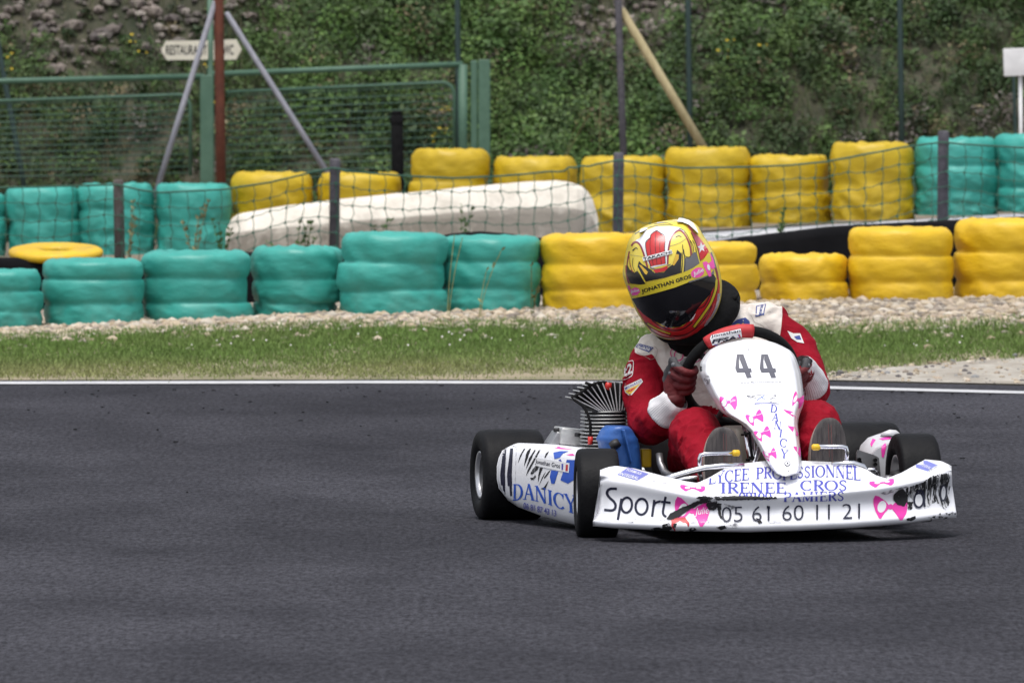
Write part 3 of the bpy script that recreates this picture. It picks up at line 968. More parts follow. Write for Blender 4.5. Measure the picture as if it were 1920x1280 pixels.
# weeds in front of and between the barriers
M_stem = mat('weed', (0, 0, 0), tint=True, rough=0.7, spec=0.2)
def weed(px, py_base, py_top, Y, n, spread, col, label, leafy=0.4, sd=1, bend=0.3):
    rw = np.random.default_rng(sd)
    b = P(px, py_base, Y); t = P(px, py_top, Y)
    zb = zg(b.x, Y); H = t.z - zb
    V, T = [], []
    for k in range(n):
        ox = rw.normal(0, spread * 0.3); bx_ = rw.normal(0, spread) + bend * H * 0.3
        h = H * rw.uniform(0.6, 1.0) if k else H
        w = 0.0022
        pr = None
        for q in range(9):
            u = q / 8
            x = ox + bx_ * u ** 1.6; z = h * u
            if pr:
                V += [(pr[0] - w, 0, pr[1]), (pr[0] + w, 0.002, pr[1]), (x + w * 0.8, 0.002, z), (x - w * 0.8, 0, z)]
                T.append(np.array(col) * rw.uniform(0.8, 1.2))
                m = rw.poisson(leafy * (3 if u > 0.75 else 2))
                for _ in range(m):
                    a = rw.uniform(-1, 1) * 0.9; L = rw.uniform(0.012, 0.035)
                    dx, dz = math.sin(a) * L, math.cos(a) * L
                    yy = rw.normal(0, 0.012)
                    V += [(x, yy, z), (x + dx * 0.5 - dz * 0.2, yy - 0.01, z + dz * 0.5 + dx * 0.2), (x + dx, yy - 0.004, z + dz), (x + dx * 0.5 + dz * 0.2, yy + 0.01, z + dz * 0.5 - dx * 0.2)]
                    T.append(np.array(col) * rw.uniform(0.6, 1.4))
            pr = (x, z)
    o = stuff_mesh('weed', V, len(T), 4, [M_stem], tint=np.array(T))
    o.location = (b.x, Y, zb)
    tag(o, label, 'weed', 'weeds growing among the barriers')
YEL, GRN, BRN = (0.26, 0.27, 0.11), (0.07, 0.13, 0.04), (0.21, 0.20, 0.10)
weed(362, 470, 380, 52.5, 5, 0.05, BRN, 'bushy brown weed in front of the crumpled teal back row stack', 1.5, 1)
weed(240, 480, 380, 52.6, 3, 0.03, BRN, 'brown weed climbing beside the first grey net post', 1.3, 2)
weed(413, 470, 415, 52.5, 5, 0.04, GRN, 'small green weed at the left end of the white block', 1.3, 3)
weed(560, 472, 420, 52.5, 6, 0.06, GRN, 'dark green weed in front of the white block left of the second post', 1.3, 4)
weed(865, 440, 385, 52.4, 4, 0.02, GRN, 'upright green weed in front of the middle of the white block', 1.5, 5)
weed(690, 445, 415, 52.4, 4, 0.05, GRN, 'low green weed in front of the white block right of the second post', 1.2, 6)
weed(1460, 425, 395, 52.4, 4, 0.03, GRN, 'small weed on the pale road edge below the yellow back row', 1.4, 7)
weed(845, 590, 440, 44.0, 2, 0.03, YEL, 'pale grass stems in front of the fifth teal front row stack', 0.08, 8, 0.6)
weed(905, 590, 470, 44.0, 2, 0.05, YEL, 'pale slanting grass stems in front of the last teal front row stack', 0.12, 9, 0.9)
weed(1000, 588, 500, 44.1, 3, 0.03, (0.12, 0.13, 0.05), 'weed in the dark gap between teal and yellow front stacks', 0.5, 10)
weed(1020, 330, 195, 60.9, 3, 0.10, (0.20, 0.19, 0.09), 'tall dry grass stalks above the yellow back row tyres', 0.35, 12, 0.9)
weed(1110, 320, 165, 61.0, 2, 0.08, (0.20, 0.17, 0.09), 'long dry stalk leaning right toward the grey pole', 0.3, 13, 0.9)
# ================================================================ STICKERS AND LETTERING LAID ON REAL SURFACES
def tri_poly(pts):
    from mathutils.geometry import tessellate_polygon
    v = [Vector((p[0], p[1], 0)) for p in pts]
    return [tuple(t) for t in tessellate_polygon([v])]
def decal(mb, bvh, verts, faces, lift, mi, step=7.0):
    """cut a flat sticker (photo pixel plan) finely and lay it on the surface, lift metres proud"""
    bm = bmesh.new()
    vs = [bm.verts.new((v[0], v[1], 0)) for v in verts]
    for f in faces:
        try: bm.faces.new([vs[i] for i in f])
        except ValueError: pass
    lo = [min(v[k] for v in verts) for k in (0, 1)]; hi = [max(v[k] for v in verts) for k in (0, 1)]
    for k in (0, 1):
        q = math.floor(lo[k] / step) * step + step * 0.37
        while q < hi[k]:
            co = [0, 0, 0]; no = [0, 0, 0]; co[k] = q; no[k] = 1
            bmesh.ops.bisect_plane(bm, geom=bm.verts[:] + bm.edges[:] + bm.faces[:], plane_co=co, plane_no=no)
            q += step
    bm.verts.index_update()
    out, ok = [], []
    for v in bm.verts:
        d = kdir(v.co.x, v.co.y)
        h, n, _, _ = bvh.ray_cast(CAMK, d)
        if h is None:
            out.append((0, 0, 0)); ok.append(False); continue
        if n.dot(d) > 0: n = -n
        out.append(h + n * lift - d * lift * 0.6); ok.append(True)
    fs = [tuple(v.index for v in f.verts) for f in bm.faces]
    fs = [f for f in fs if all(ok[i] for i in f)]
    mb.add(out, fs, mi, True)
    bm.free()
def dpoly(mb, bvh, pts, lift, mi, step=7.0):
    decal(mb, bvh, pts, tri_poly(pts), lift, mi, step)
def ribbon(pts, w, w2=None, closed=False):
    """outline of a stroke: returns verts, faces"""
    pts = [Vector((p[0], p[1])) for p in pts]
    n = len(pts)
    V, Fc = [], []
    for i, p in enumerate(pts):
        if closed: t = pts[(i + 1) % n] - pts[i - 1]
        else: t = pts[min(i + 1, n - 1)] - pts[max(i - 1, 0)]
        if t.length < 1e-9: t = Vector((1, 0))
        t.normalize(); nn = Vector((-t.y, t.x))
        ww = w[i] if isinstance(w, (list, tuple)) else (w if w2 is None else lerp(w, w2, i / (n - 1)))
        V += [p + nn * ww / 2, p - nn * ww / 2]
    for i in range(n if closed else n - 1):
        a, b = 2 * i, 2 * ((i + 1) % n)
        Fc.append((a, a + 1, b + 1, b))
    return V, Fc
def smooth_path(pts, k=5):
    P_ = [Vector((p[0], p[1])) for p in pts]; out = []
    for i in range(len(P_) - 1):
        p0, p1, p2, p3 = P_[max(i - 1, 0)], P_[i], P_[i + 1], P_[min(i + 2, len(P_) - 1)]
        for j in range(k):
            t = j / k
            out.append(0.5 * ((2 * p1) + (p2 - p0) * t + (2 * p0 - 5 * p1 + 4 * p2 - p3) * t * t + (3 * p1 - p0 - 3 * p2 + p3) * t ** 3))
    return out + [P_[-1]]
def dstroke(mb, bvh, pts, w, lift, mi, w2=None, sm=True, closed=False, step=7.0):
    V, Fc = ribbon(smooth_path(pts) if sm and len(pts) > 2 else pts, w, w2, closed)
    decal(mb, bvh, V, Fc, lift, mi, step)
def ell(cx, cy, rx, ry, rot=0, n=24, a0=0, a1=360):
    c, s_ = math.cos(math.radians(rot)), math.sin(math.radians(rot))
    out = []
    for k in range(n + (0 if a1 - a0 == 360 else 1)):
        a = math.radians(a0 + (a1 - a0) * k / n)
        x, y = rx * math.cos(a), ry * math.sin(a)
        out.append((cx + x * c - y * s_, cy + x * s_ + y * c))
    return out
def quadmap(q, u, v):
    """q: TL,TR,BR,BL pixel corners; u right 0..1, v up 0..1"""
    t = Vector(q[0]).lerp(Vector(q[1]), u); b = Vector(q[3]).lerp(Vector(q[2]), u)
    return b.lerp(t, v)
def dtext(mb, bvh, s, q, lift, mi, bold=0.0, slant=0.0, step=7.0):
    v, f, _ = text_mesh(s, bold)
    decal(mb, bvh, [quadmap(q, a + slant * (b - 0.5), b) for a, b in v], f, lift, mi, step)
# --- a small serif alphabet drawn as strokes in a 1-high box
TK, TN = 0.17, 0.065
def _l(x0, y0, x1, y1, w): return ribbon([(x0, y0), (x1, y1)], w)
def _s(x, y, h=0.15): return ribbon([(x - h, y + (0.025 if y < 0.5 else -0.025)), (x + h, y + (0.025 if y < 0.5 else -0.025))], 0.05)
def _arc(cx, cy, rx, ry, a0, a1, n=14):
    pts, ws = [], []
    for k in range(n + 1):
        a = math.radians(lerp(a0, a1, k / n))
        pts.append((cx + rx * math.cos(a), cy + ry * math.sin(a)))
        ws.append(lerp(TN, TK, abs(math.cos(a)) ** 1.5))
    return ribbon(pts, ws)
SERIF = {
 'L': (0.68, [_l(.2, 0, .2, 1, TK), _l(.2, .03, .64, .03, TN), _l(.64, .0, .64, .22, TN), _s(.2, 1), _s(.2, 0)]),
 'Y': (0.80, [_l(.08, 1, .40, .45, TK * .9), _l(.72, 1, .40, .45, TN), _l(.40, 0, .40, .47, TK), _s(.1, 1), _s(.71, 1), _s(.4, 0)]),
 'C': (0.82, [_arc(.45, .5, .36, .46, 42, 318, 22), _l(.71, .66, .71, .95, TN)]),
 'E': (0.70, [_l(.2, 0, .2, 1, TK), _l(.2, .97, .62, .97, TN), _l(.2, .51, .5, .51, TN), _l(.2, .03, .65, .03, TN), _l(.62, 1, .62, .8, TN), _l(.65, 0, .65, .22, TN), _l(.5, .42, .5, .6, TN), _s(.2, 1), _s(.2, 0)]),
 'P': (0.70, [_l(.2, 0, .2, 1, TK), _arc(.36, .73, .27, .245, 90, -90), _l(.2, .97, .38, .97, TN), _l(.2, .49, .38, .49, TN), _s(.2, 1), _s(.2, 0)]),
 'R': (0.78, [_l(.2, 0, .2, 1, TK), _arc(.36, .74, .26, .235, 90, -90), _l(.2, .97, .38, .97, TN), _l(.2, .51, .38, .51, TN), _l(.38, .5, .72, .0, TK * .9), _s(.2, 1), _s(.2, 0)]),
 'O': (0.90, [_arc(.45, .5, .37, .46, 0, 360, 28)]),
 'F': (0.66, [_l(.2, 0, .2, 1, TK), _l(.2, .97, .6, .97, TN), _l(.2, .51, .5, .51, TN), _l(.6, 1, .6, .8, TN), _s(.2, 1), _s(.2, 0)]),
 'S': (0.62, [ribbon(smooth_path([(.52, .8), (.42, .95), (.25, .95), (.13, .78), (.22, .6), (.42, .44), (.5, .25), (.38, .05), (.2, .05), (.1, .22)], 3), 0.11)]),
 'I': (0.42, [_l(.21, 0, .21, 1, TK), _s(.21, 1), _s(.21, 0)]),
 'N': (0.90, [_l(.16, 0, .16, 1, TN), _l(.16, 1, .74, 0, TK), _l(.74, 0, .74, 1, TN), _s(.14, 1, .1), _s(.16, 0, .13), _s(.74, 1, .13)]),
 'A': (0.84, [_l(.12, 0, .42, 1, TN), _l(.42, 1, .72, 0, TK), _l(.22, .36, .6, .36, TN), _s(.12, 0, .12), _s(.72, 0, .14)]),
 'M': (1.02, [_l(.16, 0, .18, 1, TN), _l(.18, 1, .5, .05, TK * .9), _l(.5, .05, .82, 1, TN), _l(.83, 0, .83, 1, TK), _s(.16, 0, .12), _s(.83, 0, .14), _s(.16, 1, .1), _s(.83, 1, .12)]),
 'D': (0.86, [_l(.2, 0, .2, 1, TK), _arc(.36, .5, .40, .47, 90, -90), _l(.2, .97, .38, .97, TN), _l(.2, .03, .38, .03, TN), _s(.18, 1, .12), _s(.18, 0, .12)]),
 '0': (0.62, [_arc(.31, .5, .22, .46, 0, 360, 24)]), '9': (0.62, [_arc(.31, .68, .21, .28, 0, 360, 20), ribbon([(.52, .66), (.48, .3), (.25, .03)], .1)]),
 '1': (0.5, [_l(.25, 0, .25, 1, TK), _s(.25, 0), _l(.25, 1, .12, .86, TN)]), ' ': (0.6, []),
}
def dserif(mb, bvh, s, mapf, lift, mi, step=6.0):
    """mapf(u, v): u = 0..1 along the word, v = 0..1 up"""
    W = sum(SERIF[c][0] for c in s); x = 0
    for ch in s:
        w, strokes = SERIF[ch]
        for k, (V, Fc) in enumerate(strokes):
            decal(mb, bvh, [mapf((x + p.x) / W, p.y) for p in V], Fc, lift + 0.00012 * k, mi, step)
        x += w

# ================================================================ THE KART
KART = empty('go_kart', 'white racing kart number 44 with pink bow stickers cornering on the asphalt', 'go-kart', KO, YAW)
M_kw = mat('kart_white', (0.82, 0.82, 0.86), (0.88, 0.88, 0.91), scale=6, rough=0.22, coat=0.4, spec=0.5)
M_navy = mat('navy_print', (0.008, 0.009, 0.032), rough=0.4)
M_bluep = mat('blue_print', (0.075, 0.085, 0.42), rough=0.4)
M_royal = mat('royal_print', (0.025, 0.10, 0.52), rough=0.4)
M_pink = mat('pink_print', (0.80, 0.045, 0.38), rough=0.4)
M_scuff = mat('scuff_black', (0.008, 0.008, 0.010), (0.55, 0.55, 0.58), scale=48, rough=0.75, lo=.60, hi=.66, detail=7)
M_sgrey = mat('scuff_grey', (0.16, 0.16, 0.18), (0.70, 0.70, 0.72), scale=70, rough=0.7, lo=.42, hi=.56, detail=7)
M_wprint = mat('white_print', (0.80, 0.80, 0.82), rough=0.4)
M_redp = mat('red_print', (0.52, 0.02, 0.03), rough=0.4)
M_gprint = mat('grey_print', (0.095, 0.095, 0.12), rough=0.4)
M_lilac = mat('lilac_print', (0.17, 0.19, 0.52), rough=0.4)
M_streak = mat('scuff_streaks', (0.008, 0.008, 0.010), (0.72, 0.72, 0.74), scale=1.0, rough=0.7, lo=.47, hi=.56, detail=6, stretch=(95, 95, 7))
DEC = [M_kw, M_navy, M_bluep, M_royal, M_pink, M_scuff, M_sgrey, M_wprint, M_redp, M_gprint, M_lilac, M_streak]
WHT, NAVY, BLUE, ROYAL, PINK, SCUF, SGRY, WPR, REDP, GPR, LIL, STRK = range(12)
M_tyre = mat('slick_rubber', (0.004, 0.004, 0.005), (0.009, 0.009, 0.010), scale=9, rough=0.6, bump=0.10, bscale=70, spec=0.14)
M_alloy = mat('alloy', (0.50, 0.50, 0.52), (0.62, 0.62, 0.64), scale=15, rough=0.35, metal=0.7)
M_dish = mat('rim_dish', (0.10, 0.10, 0.105), (0.16, 0.16, 0.165), scale=10, rough=0.5, metal=0.3)
M_chrome = mat('chrome', (0.75, 0.75, 0.78), (0.65, 0.65, 0.68), scale=12, rough=0.14, metal=1.0)
M_steel = mat('chassis_steel', (0.22, 0.22, 0.23), (0.32, 0.32, 0.33), scale=12, rough=0.4, metal=0.7)
M_dark = mat('dark_metal', (0.02, 0.02, 0.022), (0.04, 0.04, 0.042), scale=14, rough=0.55, metal=0.3)
M_fin = mat('fin_alloy', (0.42, 0.42, 0.42), (0.58, 0.58, 0.57), scale=25, rough=0.45, metal=0.6)
M_blue = mat('blue_plastic', (0.02, 0.085, 0.30), (0.03, 0.11, 0.36), scale=9, rough=0.4, bump=0.15, bscale=30)
M_yelp = mat('yellow_plastic', (0.70, 0.42, 0.01), (0.75, 0.48, 0.02), scale=9, rough=0.45)
M_tank = mat('beige_plastic', (0.36, 0.33, 0.27), (0.42, 0.39, 0.32), scale=6, rough=0.5)
M_redpl = mat('red_plastic', (0.50, 0.02, 0.015), rough=0.45)
M_blkrub = mat('black_rubber', (0.004, 0.004, 0.005), (0.008, 0.008, 0.008), scale=30, rough=0.75, bump=0.15, spec=.2)

# ---- wheels
def wheel(px, py, y, r, w, steer, rim_r, out, dz=0.0):
    c = K(px, py, y)
    c = Vector((c.x, y, r - 0.004 + dz))
    A = Matrix.Translation(c) @ Matrix.Rotation(math.radians(steer), 4, 'Z') @ Matrix.Rotation(math.pi / 2, 4, 'Y')   # lathe axis = local x
    mb = MB()
    h = w / 2
    prof = [(rim_r, -h * .80), (rim_r + .008, -h * .93), (lerp(rim_r, r, .35), -h * 1.0), (lerp(rim_r, r, .62), -h * 1.0), (lerp(rim_r, r, .82), -h * .965), (lerp(rim_r, r, .93), -h * .90),
            (r * .985, -h * .82), (r * .996, -h * .68), (r, -h * .45), (r * 1.001, 0)]
    prof += [(a, -b) for a, b in prof[-2::-1]]
    mb.lathe(prof, 72, 0, A)
    t = mb.build('tyre', M_tyre)
    root = tag(bpy.data.objects.new('wheel', None)); COL.objects.link(root); root.parent = KART
    t.parent = root
    mb = MB()
    pr = [(0.018, out * h * .15), (rim_r * .45, out * h * .15), (rim_r * .72, out * h * .22), (rim_r * .80, out * h * .45), (rim_r * .88, out * h * .80)]
    mb.lathe(pr, 48, 1, A)
    mb.lathe([(rim_r * .88, out * h * .80), (rim_r * .93, out * h * .90), (rim_r * 1.03, out * h * .92), (rim_r * 1.03, out * h * .82), (rim_r, out * h * .78), (rim_r, -out * h * .78), (rim_r * 1.03, -out * h * .82), (rim_r * 1.03, -out * h * .9), (rim_r * .9, -out * h * .86), (rim_r * .86, -out * h * .3), (rim_r * .3, -out * h * .12)], 48, 0, A)
    for k in range(3):
        a = 2 * math.pi * k / 3
        mb.lathe([(0.0001, out * h * .24), (0.006, out * h * .24), (0.006, out * h * .14)], 8, 0, A @ Matrix.Translation((0.03 * math.cos(a), 0.03 * math.sin(a), 0)))
    mb.lathe([(0.0001, out * h * .40), (0.016, out * h * .40), (0.018, out * h * .12)], 16, 2, A)
    mb.build('rim', [M_alloy, M_dish, M_dark], root)
    return c
ST = 3.0
cFR = wheel(1119, 921, 0.0, 0.1315, 0.124, -8.0, 0.066, -1)
cFL = wheel(1713, 905, 0.0, 0.1315, 0.124, -1.5, 0.066, 1, 0.036)
cRR = wheel(954, 892, 0.98, 0.1385, 0.198, 0, 0.070, -1)
cRL = wheel(1622, 880, 0.98, 0.1385, 0.198, 0, 0.070, 1, 0.012)

# ---- chassis: rails, axle, floor pan, bumper loops
mb = MB()
for s_ in (-1, 1):
    mb.tube([(s_ * .28, -.22, .075), (s_ * .31, .1, .07), (s_ * .33, .5, .065), (s_ * .30, 1.08, .075)], .015, 10)
    mb.tube([(s_ * .30, .0, .07), (s_ * .40, .0, .10), (s_ * .45, .0, .13)], .014, 10)
    mb.tube([(s_ * .40, -.02, .17), (s_ * .405, .0, .08)], .012, 10)
mb.tube([(-.28, -.22, .075), (0, -.24, .075), (.28, -.22, .075)], .015, 10)
mb.tube([(-.33, .5, .065), (.33, .5, .065)], .014, 10)
mb.tube([(cRR.x + .05, .98, .137), (cRL.x - .05, .98, .137)], .02, 14)
ch = mb.build('chassis_frame', M_steel, KART)
mb = MB(); mb.box((0, .12, .034), (.64, .86, .006)); mb.build('floor_pan', M_dark, KART)
# loops of tube seen left of the driver's foot
mb = MB()
mb.tube([K(x, y, yy) for x, y, yy in [(1236, 850, .34), (1238, 868, .33), (1246, 885, .3), (1260, 893, .26), (1280, 890, .2)]], .011, 10)
mb.build('side_loop', M_steel, KART)
mb = MB()
mb.tube([K(x, y, -.10) for x, y in [(1258, 902), (1300, 896), (1350, 893)]], .0085, 12)
mb.build('bumper_bar', M_chrome, KART)
mb = MB()
mb.tube([K(x, y, -.24) for x, y in [(1560, 870), (1600, 869), (1618, 875), (1626, 886)]], .0095, 12)
mb.build('bumper_bar', M_chrome, KART)
mb = MB()
mb.tube([K(x, y, -.24) for x, y in [(1249, 898), (1262, 893), (1300, 882), (1320, 877), (1352, 873), (1395, 872)]], .0095, 12)
mb.build('bumper_bar', M_chrome, KART)
# track rods and steering column
mb = MB()
mb.tube([K(1470, 700, .26), K(1440, 800, .06), K(1412, 872, -.12)], .010, 10)
mb.tube([K(1396, 795, -.02), K(1402, 830, -.06), K(1408, 868, -.10)], .0085, 12)
mb.tube([K(1406, 795, .0), K(1411, 830, -.04), K(1414, 868, -.10)], .0065, 12)
mb.build('panel_support', M_chrome, KART)
mb = MB()
for x, y in [(1398, 813), (1407, 860)]:
    mb.tube([K(x - 8, y + 2, -.10), K(x + 4, y, -.115), K(x + 9, y - 3, -.09)], .0035, 6)
    mb.tube([K(x - 2, y - 5, -.10), K(x + 1, y + 6, -.10)], .0035, 6)
mb.tube([K(1404, 800, -.045), K(1408, 835, -.075), K(1412, 866, -.11)], .003, 6)
mb.build('cable_tie', M_blkrub, KART)
mb = MB()
t0, t1 = K(1378, 802, .02), K(1462, 872, .02)
mb.box(((t0.x + t1.x) / 2, .10, (t0.z + t1.z) / 2), (t1.x - t0.x, .2, t0.z - t1.z), bev=.012)
mb.build('fuel_tank', M_tank, KART)
# seat shell round the driver's hips
mb = MB()
rows = []
for k in range(13):
    v = k / 12
    y = lerp(.34, .86, v ** .8); zc = .05 + .05 * v + .22 * smooth(.55, 1, v)
    hw = lerp(.17, .19, v); rise = lerp(.05, .13, smooth(0, .5, v)) * (1 - .35 * smooth(.6, 1, v))
    rows.append([(-.02 + hw * math.sin(a), y - .10 * (1 - math.cos(a)) * smooth(.5, 1, v), zc + rise * (1 - math.cos(a))) for a in (math.radians(-95 + 190 * j / 16) for j in range(17))])
mb.grid(rows); mb.build('seat', M_dark, KART)

# ---- front fairing
fxs = [1112, 1125, 1140, 1155, 1190, 1240, 1290, 1308, 1330, 1360, 1395, 1440, 1500, 1550, 1600, 1620, 1640, 1662, 1690, 1735, 1765, 1782, 1793]
fR = [888, 881, 875.5, 873, 878, 891, 903, 905, 895, 878, 869, 864, 864, 866, 868.5, 876, 890, 897, 886, 861, 864, 872, 882]
fC = [(1125, 897), (1150, 897), (1190, 903), (1240, 914), (1300, 926), (1360, 931), (1450, 929), (1550, 923), (1640, 913), (1690, 905), (1735, 895), (1765, 888), (1782, 884)]
fB = [(1112, 985), (1150, 989), (1250, 994), (1400, 997), (1500, 994), (1600, 989), (1700, 981), (1793, 969)]
def yfront(u): return -.445 + .20 * abs(2 * u - 1) ** 2.6
def yback(px): return interp(px, fxs, [-.23, -.20, -.18, -.17, -.18, -.24, -.31, -.32, -.29, -.24, -.215, -.20, -.20, -.20, -.21, -.23, -.28, -.30, -.24, -.15, -.14, -.15, -.16])
NU = 120
rows = []
for i in range(NU + 1):
    u = i / NU
    u = 0.5 - 0.5 * math.cos(math.pi * u) if False else u
    e = smooth(0.035, 0, u) + smooth(0.965, 1, u)           # rounded ends
    yf = yfront(u)
    xb, xw, xc = lerp(1112, 1793, u), lerp(1124, 1777, u), lerp(1125, 1784, u)
    yB = interp(xb, [q[0] for q in fB], [q[1] for q in fB])
    yC = interp(xc, [q[0] for q in fC], [q[1] for q in fC])
    yR = interp(xc, fxs, fR)
    ybk = yback(xc)
    wob = 1.2 * noise.noise(Vector((u * 14, 0, 3)))
    keys = [(xb, yB - 6, yf + .13), (xb, yB - 1, yf + .05), (xb, yB, yf + .012 + .03 * e), (xb, yB - 9 + wob, yf - .004 + .03 * e), (lerp(xb, xw, .7), yB - 24, yf + .006 + .03 * e),
            (xw, lerp(yB, yC, .62) + wob, yf + .016 + .03 * e), (xc, lerp(yB, yC, .90), yf + .004 + .03 * e), (xc, yC, yf + .010 + .03 * e), (xc, lerp(yC, yR, .28), lerp(yf, ybk, .25) + .015 * e),
            (xc, lerp(yC, yR, .66), lerp(yf, ybk, .62)), (xc, yR + .8, lerp(yf, ybk, .94)), (xc, yR, ybk), (xc, yR + 1, ybk + .02), (xc, yR + 14, ybk + .03), (xc, yR + 45, ybk + .0)]
    pk = [K(*k) for k in keys]
    row = []
    for j in range(len(pk) - 1):
        p0, p1, p2, p3 = pk[max(j - 1, 0)], pk[j], pk[j + 1], pk[min(j + 2, len(pk) - 1)]
        for q in range(4):
            t = q / 4
            row.append(0.5 * ((2 * p1) + (p2 - p0) * t + (2 * p0 - 5 * p1 + 4 * p2 - p3) * t * t + (3 * p1 - p0 - 3 * p2 + p3) * t ** 3))
    row.append(pk[-1])
    rows.append(row)
fb = MB(); fb.grid(rows)
m_ = len(rows[0])
for rw in (rows[0], rows[-1]):
    c = sum((Vector(p) for p in rw), Vector()) / m_
    fb.add([c] + list(rw), [(0, k + 1, k + 2) for k in range(m_ - 1)])
FV = fb.bvh()
z6 = lambda x, y: (1100 + x / 5.333, 860 + y / 5.333)
z7 = lambda x, y: (1440 + x / 5.333, 850 + y / 5.333)
L1, L2, L3 = .0007, .0015, .0022
# scuffs: dark rubbed streaks along the crease and at the right end
rs = random.Random(5)
def jag(pts, amp, sd=1):
    """roughen an outline"""
    r_ = random.Random(sd); out = []
    n = len(pts)
    for i in range(n):
        a, b = Vector(pts[i]), Vector(pts[(i + 1) % n])
        k = max(1, int((b - a).length / 3))
        for j in range(k):
            p = a.lerp(b, j / k)
            out.append((p.x + r_.uniform(-amp, amp), p.y + r_.uniform(-amp, amp)))
    return out
def big_bow(cx, cy, sx, sy, lift=L1, rot=0, parts='LR', face=True):
    """ribbon bow sticker: two wings, a knot and a pale oval"""
    c, s_ = math.cos(math.radians(rot)), math.sin(math.radians(rot))
    T = lambda pts: [(cx + (x * sx) * c - (y * sy) * s_, cy + (x * sx) * s_ + (y * sy) * c) for x, y in pts]
    Lw = [(-.06, .02), (-.30, -.30), (-.70, -.62), (-.92, -.66), (-1.0, -.40), (-.98, 0), (-.85, .45), (-.62, .95), (-.50, 1.0), (-.30, .55), (-.10, .22)]
    Rw = [(.06, .02), (.25, -.25), (.60, -.55), (.86, -.62), (.95, -.40), (.96, .05), (.92, .5), (.72, .98), (.58, .98), (.32, .55), (.10, .24)]
    return T, Lw, Rw
def bow(mb, bvh, cx, cy, sx, sy, lift=L1, rot=0, parts='LR', mi=PINK, face=True, word=None, step=5.0):
    T, Lw, Rw = big_bow(cx, cy, sx, sy, lift, rot)
    if 'L' in parts: dpoly(mb, bvh, T(Lw), lift, mi, step)
    if 'R' in parts: dpoly(mb, bvh, T(Rw), lift, mi, step)
    dpoly(mb, bvh, T(ell(0, .08, .13, .20)), lift + .0002, mi, step)
    if face: dpoly(mb, bvh, T(ell(-.50, .12, .24, .44, 8, 16)), lift + .0004, WPR, step)
    if word:
        v, f, _ = text_mesh(word, 0.0)
        decal(mb, bvh, T([(.20 + .72 * a, .35 - .62 * b - .25 * (a - .5)) for a, b in v]), f, lift + .0004, WPR, step)
# lettering
for pts in [[(303, 297), (240, 297), (210, 318), (206, 350), (232, 388), (272, 425), (290, 462), (280, 500), (245, 514), (177, 508)]]:
    dstroke(fb, FV, [z6(*p) for p in pts], 4.7, L1, NAVY)
dstroke(fb, FV, [z6(350, 395), z6(312, 610)], 4.6, L1, NAVY, sm=False)
dstroke(fb, FV, [z6(*p) for p in ell(400, 460, 54, 76, 6)], 4.3, L1 + .0002, NAVY, closed=True, sm=False)
dstroke(fb, FV, [z6(*p) for p in ell(549, 476, 60, 80, 4)], 4.4, L1, NAVY, closed=True, sm=False)
dstroke(fb, FV, [z6(677, 408), z6(655, 577)], 4.4, L1, NAVY, sm=False)
dstroke(fb, FV, [z6(672, 465), z6(690, 437), z6(742, 420)], 4.2, L1 + .0002, NAVY)
dstroke(fb, FV, [z6(790, 375), z6(764, 520), z6(772, 560), z6(797, 578)], 4.3, L1, NAVY)
dstroke(fb, FV, [z6(745, 425), z6(840, 436)], 4.3, L1 + .0002, NAVY, sm=False)
dtext(fb, FV, '05 61 60 11 21', [(1353, 949), (1612, 943), (1612, 972), (1353, 979)], L2 + .0006, NAVY, bold=-.010)
bl = ([1328, 1400, 1440, 1475, 1500, 1560, 1612], [908, 900, 896, 901, 896, 894, 901])
def lyc(u, v):
    x = lerp(1328, 1613, u); y = interp(x, *bl); h = interp(x, [1328, 1470, 1613], [24, 20, 25])
    return (x - (v - .5) * 2.0 * (u - .5), y - v * h)
dserif(fb, FV, 'LYCEE PROFESSIONNEL', lyc, L1, BLUE)
dserif(fb, FV, 'IRENEE', lambda u, v: (lerp(1350, 1474, u), 924.5 - v * 20), L1, BLUE)
dserif(fb, FV, 'CROS', lambda u, v: (lerp(1500, 1589, u), 920 - v * 20), L1, BLUE)
dserif(fb, FV, '09100', lambda u, v: (lerp(1385, 1447, u), 937 - v * 14), L1, BLUE)
dserif(fb, FV, 'PAMIERS', lambda u, v: (lerp(1468, 1583, u), 940 - u * 2 - v * 17), L1, BLUE)
dpoly(fb, FV, [z6(305, 158), z6(415, 85), z6(618, 150), z6(505, 217)], L1, LIL)
dtext(fb, FV, 'FORMULE', [z6(410, 100), z6(555, 142), z6(540, 165), z6(395, 122)], L2, WPR, bold=.01)
dtext(fb, FV, 'INTEGRAL', [z6(345, 138), z6(530, 185), z6(510, 212), z6(322, 162)], L2, WPR, bold=.01)
dpoly(fb, FV, [z7(1440, 125), z7(1550, 57), z7(1700, 118), z7(1595, 178)], L1, LIL)
dpoly(fb, FV, [z7(1605, 172), z7(1690, 120), z7(1698, 126), z7(1612, 180)], L2, SGRY)
dtext(fb, FV, 'INTEGRAL', [z7(1520, 95), z7(1640, 140), z7(1615, 160), z7(1495, 112)], L2, WPR)
bow(fb, FV, *z6(1062, 290), 24, 7, rot=3, face=False)
for cx in (1007, 1120): dpoly(fb, FV, ell(*z6(cx, 292), 5, 2.2), L2, WPR)
bow(fb, FV, *z7(1140, 290), 24, 7.5, rot=-8, face=False)
for cx, cy in ((1090, 296), (1190, 282)): dpoly(fb, FV, ell(*z7(cx, cy), 5, 2.2), L2, WPR)
bow(fb, FV, *z6(1055, 505), 34, 29, rot=10, word='Julie')
bow(fb, FV, *z7(1225, 520), 33, 26, rot=4)
# small print on the top left and right
dtext(fb, FV, 'alpha  team', [z6(665, 215), z6(825, 245), z6(825, 257), z6(665, 228)], L1, SGRY)
